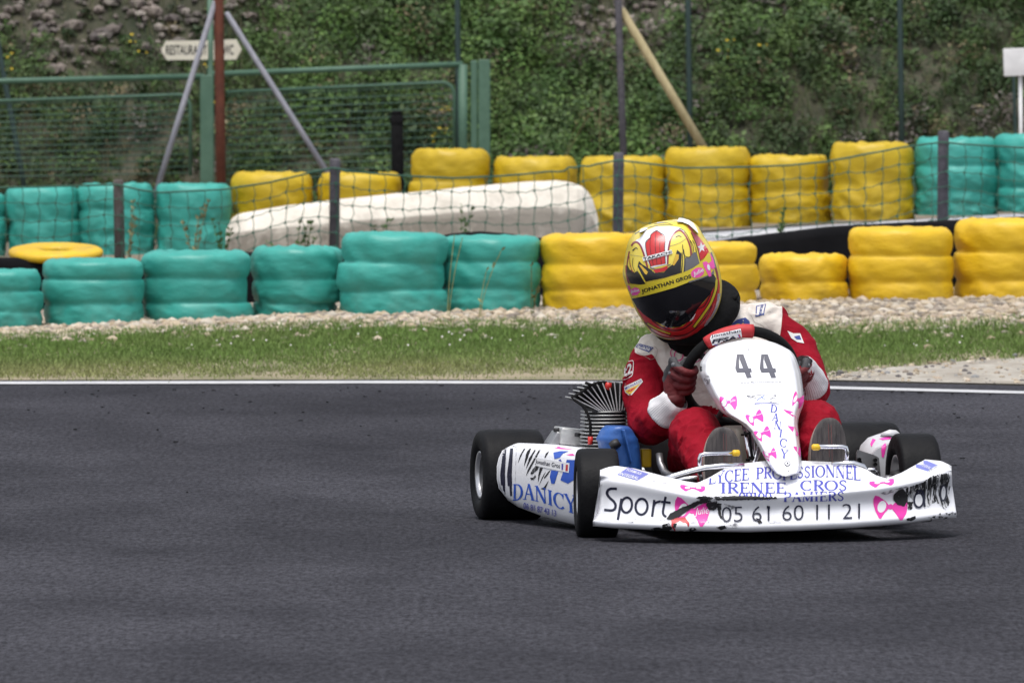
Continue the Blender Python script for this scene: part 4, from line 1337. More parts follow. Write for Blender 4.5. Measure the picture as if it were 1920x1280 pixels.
# scuffed rubber
dpoly(fb, FV, jag([z6(800, 600), z6(840, 545), z6(960, 480), z6(1075, 430), z6(1150, 395), z6(1230, 405), z6(1250, 420), z6(1130, 450), z6(1010, 520), z6(930, 575), z6(850, 610)], .7, 3), L3, SCUF, 5)
dpoly(fb, FV, jag([z6(1095, 392), z6(1130, 374), z6(1290, 380), z6(1480, 375), z6(1700, 378), z6(1900, 385), z6(1900, 398), z6(1700, 402), z6(1520, 408), z6(1300, 410), z6(1150, 400)], .7, 4), L3, SCUF, 5)
dpoly(fb, FV, jag([z6(1225, 410), z6(1300, 415), z6(1310, 480), z6(1270, 520), z6(1215, 500), z6(1195, 450)], .8, 5), L3, SCUF, 5)
dpoly(fb, FV, jag([z6(1300, 440), z6(1350, 440), z6(1340, 560), z6(1370, 610), z6(1330, 590), z6(1310, 520)], .8, 6), L2, SCUF, 5)
dpoly(fb, FV, jag([z6(760, 660), z6(830, 640), z6(860, 690), z6(820, 718), z6(760, 700)], 1.0, 7), L2, SCUF, 5)
dpoly(fb, FV, jag([z6(645, 690), z6(720, 680), z6(800, 690), z6(840, 720), z6(660, 706)], .8, 8), L2, SCUF, 5)
dpoly(fb, FV, jag([z6(845, 612), z6(900, 590), z6(985, 585), z6(1030, 640), z6(1010, 700), z6(880, 715), z6(850, 670)], .6, 9), L2, REDP, 5)
dpoly(fb, FV, jag([z6(880, 650), z6(930, 625), z6(1000, 650), z6(1020, 690), z6(990, 715), z6(890, 712)], .5, 10), L2 + .0004, WPR, 5)
dpoly(fb, FV, jag([z6(870, 650), z6(905, 645), z6(890, 690), z6(865, 680)], .4, 11), L3, SCUF, 5)
dpoly(fb, FV, jag([z6(1030, 690), z6(1080, 680), z6(1100, 705), z6(1060, 718), z6(1030, 715)], .8, 12), L2, SCUF, 5)
dpoly(fb, FV, jag([z6(1295, 680), z6(1380, 665), z6(1400, 690), z6(1340, 705)], .6, 13), L2, SCUF, 5)
dpoly(fb, FV, jag([z6(1380, 665), z6(1500, 640), z6(1520, 660), z6(1510, 690), z6(1420, 690)], .8, 14), L1, SGRY, 5)
dpoly(fb, FV, jag([z6(1370, 450), z6(1480, 465), z6(1490, 490), z6(1400, 520)], .8, 15), L1, SGRY, 5)
dpoly(fb, FV, jag([z6(1690, 590), z6(1730, 600), z6(1760, 640), z6(1720, 645)], .6, 16), L2, SCUF, 5)
dpoly(fb, FV, jag([z6(1800, 465), z6(1835, 470), z6(1830, 500), z6(1800, 490)], .6, 26), L2, SCUF, 5)
dpoly(fb, FV, jag([z7(1380, 650), z7(1420, 640), z7(1470, 625), z7(1475, 645), z7(1430, 668), z7(1390, 668)], .7, 17), L2, SCUF, 5)
dpoly(fb, FV, jag([z7(1255, 410), z7(1300, 365), z7(1350, 350), z7(1385, 395), z7(1390, 470), z7(1360, 530), z7(1290, 510), z7(1250, 455)], .6, 18), L2, SCUF, 5)
dpoly(fb, FV, jag([z7(1110, 395), z7(1250, 355), z7(1400, 320), z7(1400, 335), z7(1250, 385), z7(1180, 410)], .6, 19), L1, SGRY, 5)
# right end: rubber rubbed off in vertical streaks
for k in range(58):
    x = 1385 + k * 7.4 + rs.uniform(-5, 5)
    top = interp(x, [1385, 1500, 1640, 1700, 1820], [335, 300, 225, 205, 190]) + rs.uniform(0, 14)
    ln = rs.uniform(.35, 1.0) * interp(x, [1385, 1480, 1560, 1620, 1700, 1820], [210, 120, 260, 230, 260, 180])
    w = rs.uniform(.8, 3.2)
    dstroke(fb, FV, [z7(x, top), z7(x + rs.uniform(-8, 4), top + ln * .6), z7(x + rs.uniform(-14, 2), top + ln)], w, L1 + rs.uniform(0, .0012), SCUF if rs.random() < .72 else SGRY, w2=.5, step=6)
dpoly(fb, FV, jag([z7(1400, 345), z7(1560, 292), z7(1660, 222), z7(1815, 205), z7(1818, 480), z7(1770, 560), z7(1690, 480), z7(1600, 530), z7(1480, 470), z7(1400, 440)], 1.5, 22), L1 - .0001, STRK, 5)
dpoly(fb, FV, jag([z7(1390, 340), z7(1560, 285), z7(1660, 215), z7(1660, 270), z7(1590, 330), z7(1560, 400), z7(1480, 370), z7(1400, 420)], 1.2, 20), L1, SCUF, 5)
dpoly(fb, FV, jag([z7(1395, 480), z7(1450, 480), z7(1440, 560), z7(1400, 560)], 1.0, 21), L1, SCUF, 5)
dpoly(fb, FV, ell(*z7(1505, 460), 8, 13), L2 + .0006, WPR, 5)
dpoly(fb, FV, ell(*z7(1748, 390), 5.5, 14), L2 + .0006, WPR, 5)
dstroke(fb, FV, [z7(*p) for p in ell(1503, 465, 46, 72)], 3.4, L3, NAVY, closed=True, sm=False)
dstroke(fb, FV, [z7(1480, 375), z7(1520, 365), z7(1548, 395), z7(1562, 535)], 3.4, L3 + .0003, NAVY)
dstroke(fb, FV, [z7(*p) for p in ell(1748, 392, 30, 78, 3)], 3.2, L3, NAVY, closed=True, sm=False)
for k in range(26):
    x = rs.uniform(1590, 1880); y = interp(x, [1590, 1720, 1880], [660, 620, 590]) + rs.uniform(-25, 30)
    dpoly(fb, FV, jag([z7(x, y), z7(x + rs.uniform(10, 45), y - rs.uniform(0, 20)), z7(x + rs.uniform(10, 40), y + 12)], .6, 30 + k), L1, SCUF if rs.random() < .5 else SGRY, 5)
for k in range(30):
    x = rs.uniform(60, 1900); y = rs.uniform(600, 640)
    dstroke(fb, FV, [z6(x, y), z6(x + rs.uniform(20, 80), y + rs.uniform(-6, 8))], rs.uniform(.3, .8), L1, SGRY, sm=False)
fairing = fb.build('front_fairing', DEC, KART, recalc=False)

# ---- front number panel
ny = [636, 638, 642, 648, 655, 662, 670, 680, 700, 722, 740, 755, 765, 775, 786, 795, 807, 825, 842, 856, 870, 880, 887, 892]
nl = [1398, 1385, 1364, 1345, 1332, 1325, 1319, 1313, 1312, 1322, 1331, 1341, 1347, 1356, 1375, 1391, 1404, 1415, 1425, 1433, 1441, 1448, 1455, 1466]
nr = [1420, 1437, 1452, 1466, 1479, 1487, 1492, 1496, 1502, 1505, 1507, 1507, 1504, 1500, 1497, 1496, 1497, 1499, 1501, 1502, 1503, 1501, 1497, 1480]
NV = 90
rows = []
for i in range(NV + 1):
    y = lerp(636, 892, 0.5 - 0.5 * math.cos(math.pi * i / NV))
    xl, xr = interp(y, ny, nl), interp(y, ny, nr)
    yb = interp(y, [636, 690, 770, 892], [.175, .10, -.05, -.375])
    side = interp(y, [636, 660, 700, 800, 892], [.005, .05, .085, .075, .03])
    bul = interp(y, [636, 700, 780, 830, 892], [.004, .02, .035, .05, .02])
    row = []
    for j in range(41):
        t = -1 + 2 * j / 40
        x = lerp(xl, xr, (t + 1) / 2)
        fold = smooth(.80, 1.0, abs(t)) ** 1.5
        yy = yb - bul * (1 - t * t) + side * fold
        row.append(K(x, y, yy))
    rows.append(row)
nb = MB(); nb.grid(rows)
# turned-in rim so the panel has thickness from the side
rim = [r_[0] for r_ in rows] + list(rows[-1][1:-1]) + [r_[-1] for r_ in rows[::-1]] + list(rows[0][::-1][1:-1])
n = len(rim)
cm = sum((Vector(p) for p in rim), Vector()) / n
inn = [Vector(p) + (cm - Vector(p)) * .03 + Vector((0, .014, 0)) for p in rim]
nb.add(list(rim) + inn, [(i, (i + 1) % n, n + (i + 1) % n, n + i) for i in range(n)])
NVH = nb.bvh()
z5 = lambda x, y: (1240 + x / 5.647, 600 + y / 5.647)
z3 = lambda x, y: (1140 + x / 4.0, 600 + y / 4.0)
for ox in (0, 258):
    dpoly(nb, NVH, [z5(800 + ox, 362), z5(836 + ox, 362), z5(822 + ox, 430), z5(826 + ox, 514), z5(783 + ox, 512), z5(786 + ox, 480)], L1, GPR)
    dpoly(nb, NVH, [z5(834 + ox, 362), z5(868 + ox, 362), z5(922 + ox, 508), z5(957 + ox, 610), z5(905 + ox, 614), z5(864 + ox, 508), z5(830 + ox, 420)], L1 + .0002, GPR)
    dpoly(nb, NVH, [z5(783 + ox, 511), z5(950 + ox, 511), z5(958 + ox, 552), z5(800 + ox, 556)], L1 + .0004, GPR)
M_line = None
dstroke(nb, NVH, [z5(628, 368), z5(640, 400), z5(725, 648)], .5, L1, SGRY, sm=False)
dstroke(nb, NVH, [z5(725, 652), z5(1350, 640)], .4, L1, SGRY, sm=False)
dtext(nb, NVH, 'www.flacontrolling.org', [z5(835, 655), z5(1265, 648), z5(1265, 664), z5(835, 672)], L1, GPR, bold=.01)
dpoly(nb, NVH, ell(*z5(925, 312), 1.1, 1.1, n=10), L1, SCUF)
# crown-like scribble logo
for k, (pts, c_, w) in enumerate([([(905, 800), (960, 812), (1010, 830)], NAVY, 1.2), ([(905, 806), (980, 838)], GPR, .8), ([(960, 805), (1060, 790), (1150, 795)], GPR, .8), ([(1010, 850), (1060, 815), (1090, 800)], ROYAL, 1.2), ([(1060, 815), (1100, 845)], ROYAL, 1.0),
                     ([(1150, 845), (1185, 820), (1215, 840)], GPR, 1.0), ([(1185, 800), (1215, 798), (1205, 812)], NAVY, 1.2), ([(985, 885), (1060, 872), (1160, 875), (1260, 868), (1310, 875)], BLUE, .8), ([(985, 888), (1080, 884), (1170, 880), (1240, 900)], BLUE, .8), ([(1150, 868), (1200, 880), (1270, 897)], NAVY, .9), ([(1040, 770), (1070, 770)], PINK, .9)]):
    dstroke(nb, NVH, [z5(*p) for p in pts], w, L1 + .0001 * k, c_, w2=w * .5)
for ch_, (cx, cy), sz in [('D', (1243, 664), 60), ('A', (1256, 728), 60), ('N', (1272, 790), 60), ('I', (1296, 848), 60), ('C', (1315, 920), 66), ('Y', (1322, 1003), 66)]:
    w_ = SERIF[ch_][0] * sz
    ang = math.radians(12)
    def mp(u, v, cx=cx, cy=cy, w_=w_, sz=sz, ang=ang):
        x, y = (u - .5) * w_ * 1.05, -(v - .5) * sz
        return z3(cx + x * math.cos(ang) - y * math.sin(ang) * .6, cy + x * math.sin(ang) + y * math.cos(ang))
    dserif(nb, NVH, ch_, mp, L1, BLUE)
bow(nb, NVH, *z3(905, 610), 16.5, 16, rot=-4)
dtext(nb, NVH, 'Julie', [z3(915, 600), z3(955, 590), z3(955, 615), z3(915, 625)], L2, WPR)
for (cx, cy), sx, sy, rt in [((1100, 725), 16, 15, -24), ((1160, 845), 15, 14, -24), ((1215, 1000), 12, 13, -20)]:
    bow(nb, NVH, *z3(cx, cy), sx, sy, rot=rt)
    dstroke(nb, NVH, [z3(cx + 12, cy - 12), z3(cx + 35, cy - 14), z3(cx + 55, cy - 26)], .9, L2, WPR)
bow(nb, NVH, *z3(1428, 590), 11, 17, rot=20)
for pts in [[(1312, 668), (1380, 685), (1400, 715), (1408, 742), (1370, 712), (1335, 690)], [(1345, 792), (1400, 800), (1425, 850), (1422, 870), (1385, 838), (1360, 810)], [(1388, 945), (1440, 955), (1448, 1000), (1440, 1030), (1420, 990), (1400, 970)]]:
    dpoly(nb, NVH, [z3(*p) for p in pts], L1, PINK)
dpoly(nb, NVH, [z3(1375, 695), z3(1392, 705), z3(1385, 712), z3(1368, 704)], L2, WPR)
dpoly(nb, NVH, ell(*z3(745, 450), 5, 9, 15), L1, SGRY); dpoly(nb, NVH, ell(*z3(745, 450), 4.4, 8.3, 15), L2, WHT)
dtext(nb, NVH, '1/3', [z3(728, 432), z3(758, 455), z3(752, 478), z3(722, 455)], L2 + .0004, GPR, bold=.02)
dpoly(nb, NVH, ell(*z3(1345, 1075), 5.6, 5.4, n=20), L1, GPR); dpoly(nb, NVH, ell(*z3(1345, 1075), 4.2, 4.0, n=20), L2, WHT); dpoly(nb, NVH, ell(*z3(1345, 1075), 1.8, 1.8, n=12), L3, GPR)
dpoly(nb, NVH, ell(*z3(1352, 1130), 1.2, 1.0, n=10), L1, SCUF)
dpoly(nb, NVH, [z3(692, 345), z3(706, 350), z3(708, 378), z3(697, 390), z3(690, 372)], L1, SCUF)
nb.build('number_panel', DEC, KART, recalc=False)

# ---- side pods
z8 = lambda x, y: (900 + x / 5.333, 760 + y / 5.333)
rows = []
for i in range(61):
    u = i / 60
    px = lerp(931, 1090, u)
    dp = lerp(.17, .06, smooth(.3, 1, u))
    yl = lerp(.84, .24, u)
    yt = interp(px, [935, 940, 950, 1000, 1060, 1098], [836, 831, 828, 830, 837, 844]) + 2
    ybm = interp(px, [935, 940, 960, 1000, 1030, 1060, 1098], [930, 942, 956, 972, 981, 988, 988])
    e = smooth(.03, 0, u)
    x0 = K(px, 890, yl).x + .003 * e
    zt, zb = K(px, yt, yl).z, K(px, ybm, yl).z
    H = zt - zb
    sec = [(dp, zt - .012), (min(.07, dp * .8), zt - .002), (.035, zt), (.015, zt - .010), (.004, zt - .032), (-.002, zb + .62 * H), (-.002, zb + .35 * H), (.004, zb + .16 * H), (.018, zb + .05 * H), (.05, zb), (dp, zb + .0)]
    rows.append([(x0 + a, yl, z) for a, z in sec])
pb = MB(); pb.grid(rows)
for rw in (rows[0], rows[-1]): pb.add(rw, [tuple(range(len(rw)))], 0, False)
PV = pb.bvh()
# number box, zebra, name strip, words
for pts in [[(250, 395), (365, 410)], [(365, 410), (345, 945)], [(345, 945), (210, 920)]]:
    dstroke(pb, PV, [z8(*p) for p in pts], .5, L1, SGRY, sm=False)
for ox, oy in ((0, 0), (68, 8)):
    dpoly(pb, PV, [z8(236 + ox, 420 + oy), z8(262 + ox, 420 + oy), z8(230 + ox, 690 + oy), z8(204 + ox, 700 + oy), z8(206 + ox, 660 + oy)], L1, NAVY)
    dpoly(pb, PV, [z8(250 + ox, 422 + oy), z8(264 + ox, 425 + oy), z8(250 + ox, 690 + oy), z8(234 + ox, 690 + oy)], L1 + .0002, NAVY)
    dpoly(pb, PV, [z8(204 + ox, 690 + oy), z8(252 + ox, 686 + oy), z8(254 + ox, 795 + oy), z8(212 + ox, 795 + oy)], L1 + .0004, NAVY)
    dpoly(pb, PV, [z8(228 + ox, 790 + oy), z8(250 + ox, 790 + oy), z8(254 + ox, 895 + oy), z8(236 + ox, 895 + oy)], L1 + .0003, NAVY)
ZB = [[(440, 432), (455, 430), (420, 490), (380, 575), (400, 500)], [(500, 430), (512, 430), (480, 520), (440, 610), (460, 490), (475, 455)], [(548, 440), (558, 445), (500, 560), (458, 640), (490, 530)],
      [(590, 445), (610, 440), (575, 500), (500, 640), (460, 705), (480, 640), (540, 530)], [(690, 455), (680, 480), (655, 520), (645, 520), (660, 480)],
      [(525, 640), (560, 600), (590, 605), (580, 640), (560, 655), (520, 690), (505, 680)], [(500, 722), (530, 720), (555, 690), (560, 715), (535, 742), (515, 742)], [(600, 620), (630, 620), (600, 700), (580, 770), (585, 690)],
      [(660, 660), (630, 720), (590, 800), (620, 720), (650, 670)], [(710, 640), (680, 690), (645, 730), (640, 720), (680, 665)], [(690, 745), (650, 845), (605, 830), (640, 815)]]
for k, z in enumerate(ZB): dpoly(pb, PV, [z8(*p) for p in z], L1, SCUF)
dpoly(pb, PV, [z8(735, 470), z8(800, 455), z8(890, 455), z8(830, 480), z8(800, 520), z8(745, 535)], L1, ROYAL)
dpoly(pb, PV, [z8(870, 540), z8(960, 545), z8(960, 640), z8(935, 745), z8(880, 780), z8(805, 745), z8(830, 670), z8(840, 640)], L1, ROYAL)
dpoly(pb, PV, [z8(715, 645), z8(785, 655), z8(745, 780), z8(715, 780), z8(700, 710)], L1 + .0002, ROYAL)
dpoly(pb, PV, [z8(785, 550), z8(805, 530), z8(820, 560)], L1, BLUE)
dpoly(pb, PV, [z8(860, 490), z8(930, 480), z8(950, 500), z8(900, 500)], L1, PINK)
dpoly(pb, PV, [z8(562, 520), z8(900, 575), z8(892, 672), z8(556, 600)], L2, WPR)
dtext(pb, PV, 'Jonathan Gros', [z8(562, 535), z8(808, 580), z8(803, 642), z8(556, 590)], L2 + .0006, NAVY, bold=.012)
dpoly(pb, PV, [z8(822, 580), z8(838, 582), z8(836, 642), z8(820, 640)], L2 + .0006, BLUE)
dpoly(pb, PV, [z8(864, 588), z8(886, 592), z8(882, 656), z8(860, 652)], L2 + .0006, REDP)
def dan(u, v):
    x = lerp(328, 960, u ** 1.06); yb = interp(x, [328, 480, 650, 800, 960], [950, 935, 975, 1035, 1090]); h = interp(x, [328, 500, 700, 960], [165, 155, 150, 190])
    return z8(x - 18 * (1 - v) * (1 - u) + 14 * (1 - v), yb - v * h)
dserif(pb, PV, 'DANICY', dan, L1 + .0004, ROYAL)
dtext(pb, PV, '06 81 87 43 13', [z8(440, 965), z8(765, 1045), z8(765, 1105), z8(440, 1025)], L3, BLUE, bold=.008, step=4)
for pts in [[(500, 375), (560, 372), (520, 388)], [(600, 372), (720, 385), (640, 382)], [(740, 425), (800, 420), (940, 440), (800, 434)], [(770, 412), (810, 410), (780, 425)]]:
    dpoly(pb, PV, [z8(*p) for p in pts], L1, PINK)
dtext(pb, PV, 'plastic', [z8(225, 955), z8(330, 980), z8(330, 995), z8(225, 970)], L1, SCUF)
pb.build('side_pod', DEC, KART, recalc=False)
M_pod2 = mat('pod_silver', (0.50, 0.50, 0.53), (0.62, 0.62, 0.64), scale=7, rough=0.3, coat=0.3)
rows = []
for i in range(31):
    u = i / 30
    yl = lerp(.17, .82, u)
    e = smooth(.12, 0, u)
    oo = K(1700, 860, yl).x
    ii = K(1606, 860, yl).x + .03 * e
    zt = K(1650, 811 + 9 * u, yl).z - .035 * e
    zb = .055 + .02 * e
    sec = [(ii + .004, zb), (ii, zb + .04), (ii, zt - .075), (ii + .012, zt - .035), (ii + .035, zt - .012), (ii + .07, zt), (oo - .035, zt + .006), (oo - .006, zt - .012), (oo, zt - .05), (oo, zb + .04), (oo - .01, zb)]
    rows.append([(a, yl, z) for a, z in sec])
qb = MB(); qb.grid(rows); qb.add(rows[0], [tuple(range(len(rows[0])))], 0, False)
QV = qb.bvh()
for pts in [[(1632, 832), (1636, 822), (1642, 824), (1634, 838)], [(1652, 838), (1660, 830), (1662, 836), (1657, 858), (1653, 856)], [(1648, 822), (1668, 818), (1672, 822), (1655, 825)]]:
    dpoly(qb, QV, pts, L1, 1)
pod2 = qb.build('side_pod', [M_pod2, M_pink], KART, recalc=False)
fin = MB(); fin.add([K(x, y, yy) for x, y, yy in [(1645, 814, .25), (1668, 805, .22), (1680, 806, .22), (1691, 815, .22), (1672, 816, .2), (1652, 818, .22)]] + [K(x, y + 3, yy + .12) for x, y, yy in [(1645, 814, .25), (1668, 805, .22), (1680, 806, .22), (1691, 815, .22), (1672, 816, .2), (1652, 818, .22)]],
        [(0, 1, 2, 3, 4, 5), (11, 10, 9, 8, 7, 6)] + [(i, (i + 1) % 6, 6 + (i + 1) % 6, 6 + i) for i in range(6)])
fin.build('fin', M_pod2, pod2)
mb = MB()
pl = [K(x, y, .150) for x, y in [(1606, 850), (1609, 843), (1640, 853), (1648, 858), (1652, 898), (1614, 886), (1606, 874)]]
mb.add(pl + [p + Vector((0, .01, 0)) for p in pl], [tuple(range(7)), tuple(range(13, 6, -1))] + [(i, (i + 1) % 7, 7 + (i + 1) % 7, 7 + i) for i in range(7)], 0, False)
for x, y in [(1610, 861), (1640, 862), (1640, 870), (1611, 866)]:
    mb.lathe([(.0001, 0), (.006, 0), (.006, .01)], 10, 1, Matrix.Translation(K(x, y, .142)) @ Matrix.Rotation(math.pi / 2, 4, 'X'))
mb.build('pod_bracket', [M_steel, M_dark], pod2)
mb = MB()
mb.tube([K(x, y, .02) for x, y in [(1617, 880), (1622, 886), (1630, 880), (1640, 880), (1646, 886), (1647, 898)]], .006, 8)
mb.build('brake_pipe', M_chrome, KART)
# hub and spindle of the left front wheel
mb = MB()
mb.lathe([(.0001, 0), (.02, 0), (.024, .02), (.03, .05)], 20, 0, Matrix.Translation((cFL.x - .07, cFL.y - .005, cFL.z)) @ Matrix.Rotation(math.pi / 2, 4, 'Y'))
mb.build('hub', M_dark, KART)

# ---- engine, air box, exhaust
ENG = tag(bpy.data.objects.new('engine', None)); COL.objects.link(ENG); ENG.parent = KART
ec = K(1135, 800, .62)
zt, zb = K(1135, 770, .62).z, K(1135, 838, .62).z
mb = MB()
nf = 11
for k in range(nf):
    z = lerp(zb, zt, k / (nf - 1))
    r = .077 * (1 - .05 * (k / (nf - 1) - .5))
    mb.lathe([(.03, z - .0018), (r - .002, z - .0018), (r, z), (r - .002, z + .0018), (.03, z + .0018)], 40, 0, Matrix.Translation((ec.x, ec.y, 0)))
mb.lathe([(.062, zb - .03), (.062, zt)], 30, 1, Matrix.Translation((ec.x, ec.y, 0)))
mb.build('cylinder', [M_fin, M_dark], ENG)
mb = MB()
hb = Vector((ec.x + .012, ec.y, zt + .004))
for k in range(14):
    a = math.radians(lerp(-64, 30, k / 13))
    dirv = Vector((math.sin(a), 0, math.cos(a)))
    base = hb + Vector((lerp(-.045, .045, k / 13), 0, 0))
    L = .088 - .012 * abs(k - 4) / 9
    rot = Matrix.Rotation(a, 3, 'Y')
    mb.box(base + dirv * L / 2, (.0036, .130, L), 1, rot)
    mb.box(base + dirv * L / 2 + Vector((0, -.0665, 0)), (.0030, .004, L * 1.01), 0, rot)
    mb.box(base + dirv * (L + .001), (.0030, .132, .003), 0, rot)
mb.box(hb + Vector((0, .0, 0)), (.13, .13, .012), 1, bev=.003)
mb.build('cylinder_head', [M_fin, M_dark], ENG)
mb = MB()
mb.tube([K(1138, 730, .56), K(1140, 724, .56), K(1141, 717, .56)], [.008, .011, .010], 12)
mb.tube([K(1107, 818, .53), K(1107, 833, .53)], .008, 10)
mb.build('spark_plug_cap', M_redpl, ENG)
mb = MB()
mb.tube([K(x, y, yy) for x, y, yy in [(1138, 717, .56), (1122, 717, .56), (1108, 722, .55), (1085, 738, .54), (1072, 745, .54), (1078, 750, .53), (1092, 760, .53), (1102, 775, .52), (1107, 795, .52), (1107, 820, .53)]], .0045, 8)
mb.tube([K(1102, 722, .55), K(1104, 717, .55)], .011, 10)
mb.build('ignition_cable', M_blkrub, ENG)
mb = MB()
bx0 = K(1070, 818, .72)
mb.box(bx0, (.085, .12, .05), 0, Matrix.Rotation(.12, 3, 'Y'), bev=.006)
mb.box(bx0 + Vector((-.05, .0, -.01)), (.03, .09, .05), 1, Matrix.Rotation(.6, 3, 'Y'), bev=.006)
mb.tube([K(1038, 806, .70), K(1052, 805, .70)], .006, 8, 2)
mb.tube([K(1078, 814, .64), K(1088, 816, .64)], .006, 8, 2)
mb.build('exhaust', [M_fin, M_steel, M_dark], ENG)
mb = MB()
rows = []
for k in range(15):
    v = k / 14
    y = lerp(799, 884, v)
    xl = interp(y, [799, 803, 812, 824, 830, 884], [1140, 1133, 1127, 1123, 1125, 1132])
    xr = interp(y, [799, 803, 820, 835, 884], [1178, 1184, 1194, 1200, 1205])
    c0, c1 = K(xl, y, .40), K(xr, y, .40)
    cx, rx = (c0.x + c1.x) / 2, (c1.x - c0.x) / 2
    lip = 1.0 + (.05 if .22 < v < .34 else 0)
    rows.append([(cx + rx * lip * math.copysign(abs(math.cos(a)) ** .8, math.cos(a)), .42 - .065 * lip * math.copysign(abs(math.sin(a)) ** .8, math.sin(a)), c0.z) for a in (2 * math.pi * j / 36 for j in range(37))])
mb.grid(rows); mb.add(rows[0][:-1], [tuple(range(36))])
mb.tube([K(1150, 828, .34), K(1156, 838, .33)], [.016, .016], 14, 1)
mb.box(K(1176, 836, .34), (.006, .03, .10), 0, Matrix.Rotation(-.25, 3, 'Y'), bev=.002)
ab = mb.build('air_box', [M_blue, M_dark], ENG)
mb = MB(); mb.box(K(1210, 858, .45), (.03, .04, .055), 0, None, bev=.005); mb.build('chain_guard', M_yelp, KART)

# ---- steering wheel
SWC = K(1386, 706, .285)
sw_t = math.radians(33)
ROLL = math.radians(13)
def ringp(a, R=.166):
    """a = 0 at the top of the rim, growing toward image right"""
    x, h = R * math.sin(a), R * math.cos(a)
    return SWC + Vector((x, -h * math.sin(sw_t), h * math.cos(sw_t)))
SW = tag(bpy.data.objects.new('steering_wheel', None)); COL.objects.link(SW); SW.parent = KART
mb = MB(); mb.tube([ringp(2 * math.pi * k / 72) for k in range(72)], .0155, 14, closed=True)
mb.build('rim', M_blkrub, SW)
mb = MB()
for a in (90, 210, 330):
    mb.tube([SWC + Vector((0, .01, -.01)), ringp(math.radians(a) - ROLL, .155)], .009, 8)
mb.build('spoke', M_steel, SW)
gm = MB()
A0, A1 = math.radians(-43), math.radians(7)
gm.tube([ringp(lerp(A0, A1, k / 14)) for k in range(15)], .0205, 20)
M_redgrip = mat('red_grip', (0.42, 0.02, 0.025), (0.50, 0.03, 0.035), scale=20, rough=0.6)
GV = gm.bvh()
z5p = lambda x, y: z5(x, y)
dpoly(gm, GV, [z5(515, 195), z5(530, 160), z5(840, 90), z5(858, 200), z5(540, 268)], L1, 1, 2.2)
dtext(gm, GV, 'Jonathan', [z5(522, 158), z5(835, 95), z5(838, 135), z5(528, 192)], L2, 2, bold=.01, step=3)
dtext(gm, GV, 'FFSA', [z5(545, 205), z5(800, 160), z5(806, 200), z5(540, 250)], L2, 2, bold=.04, slant=.05, step=3)
dstroke(gm, GV, [z5(820, 150), z5(845, 190)], 2.2, L2, 3, sm=False, step=3)
dstroke(gm, GV, [z5(812, 152), z5(828, 185)], 1.5, L2 + .0002, 4, sm=False)
dstroke(gm, GV, [z5(560, 262), z5(700, 238), z5(850, 205)], 1.5, L2, 4, step=3)
gm.build('grip_sleeve', [M_redgrip, M_wprint, M_navy, M_redp, M_bluep], SW, recalc=False)

# ---- pedals
mb = MB()
ped = MB()
mb.tube([K(x, y, -.235) for x, y in [(1375, 849), (1320, 851), (1314, 853), (1312, 859), (1312, 890)]], .0068, 10)
mb.tube([K(1312, 885, -.235), K(1316, 905, -.2)], .0062, 10)
ped = mb.build('pedal', M_chrome, KART)
mb = MB(); mb.tube([K(1373, 849, -.235), K(1376, 849, -.235), K(1385, 849, -.235), K(1387, 849, -.235)], [.007, .0095, .0095, .006], 12); mb.build('pedal_cap', M_yelp, ped)
mb = MB()
mb.tube([K(x, y, -.235) for x, y in [(1533, 837), (1578, 837), (1586, 839), (1588, 846), (1587, 875)]], .0068, 10)
ped = mb.build('pedal', M_chrome, KART)
mb = MB(); mb.tube([K(1522, 838, -.235), K(1525, 838, -.235), K(1534, 838, -.235), K(1537, 838, -.235)], [.006, .0095, .0095, .007], 12); mb.build('pedal_cap', M_yelp, ped)
# ================================================================ THE DRIVER
M_suit = bpy.data.materials.new('race_suit')
M_suit.use_nodes = True
_nt = M_suit.node_tree
_b = _nt.nodes['Principled BSDF']
_b.inputs['Roughness'].default_value = 0.75
_b.inputs['Specular IOR Level'].default_value = 0.10
_at = _nt.nodes.new('ShaderNodeAttribute'); _at.attribute_name = 'cream'
_r = _nt.nodes.new('ShaderNodeValToRGB')
_r.color_ramp.elements[0].position, _r.color_ramp.elements[1].position = 0.485, 0.515
_nt.links.new(_at.outputs['Fac'], _r.inputs['Fac'])
_tc = _nt.nodes.new('ShaderNodeTexCoord')
def _two(c1, c2, sc):
    n = _nt.nodes.new('ShaderNodeTexNoise'); n.inputs['Scale'].default_value = sc; n.inputs['Detail'].default_value = 5
    _nt.links.new(_tc.outputs['Object'], n.inputs['Vector'])
    r = _nt.nodes.new('ShaderNodeValToRGB')
    r.color_ramp.elements[0].position, r.color_ramp.elements[1].position = .35, .65
    r.color_ramp.elements[0].color, r.color_ramp.elements[1].color = (*c1, 1), (*c2, 1)
    _nt.links.new(n.outputs['Fac'], r.inputs['Fac'])
    return r.outputs[0]
_mx = _nt.nodes.new('ShaderNodeMix'); _mx.data_type = 'RGBA'
_nt.links.new(_r.outputs[0], _mx.inputs['Factor'])
_nt.links.new(_two((0.20, 0.0025, 0.010), (0.27, 0.005, 0.017), 9), _mx.inputs['A'])
_nt.links.new(_two((0.58, 0.52, 0.47), (0.68, 0.63, 0.58), 14), _mx.inputs['B'])
_nt.links.new(_mx.outputs['Result'], _b.inputs['Base Color'])
_n2 = _nt.nodes.new('ShaderNodeTexNoise'); _n2.inputs['Scale'].default_value = 17; _n2.inputs['Detail'].default_value = 4; _n2.inputs['Distortion'].default_value = 1.6
_nt.links.new(_tc.outputs['Object'], _n2.inputs['Vector'])
_bp = _nt.nodes.new('ShaderNodeBump'); _bp.inputs['Strength'].default_value = 0.38; _bp.inputs['Distance'].default_value = 0.02
_nt.links.new(_n2.outputs['Fac'], _bp.inputs['Height'])
_nt.links.new(_bp.outputs[0], _b.inputs['Normal'])

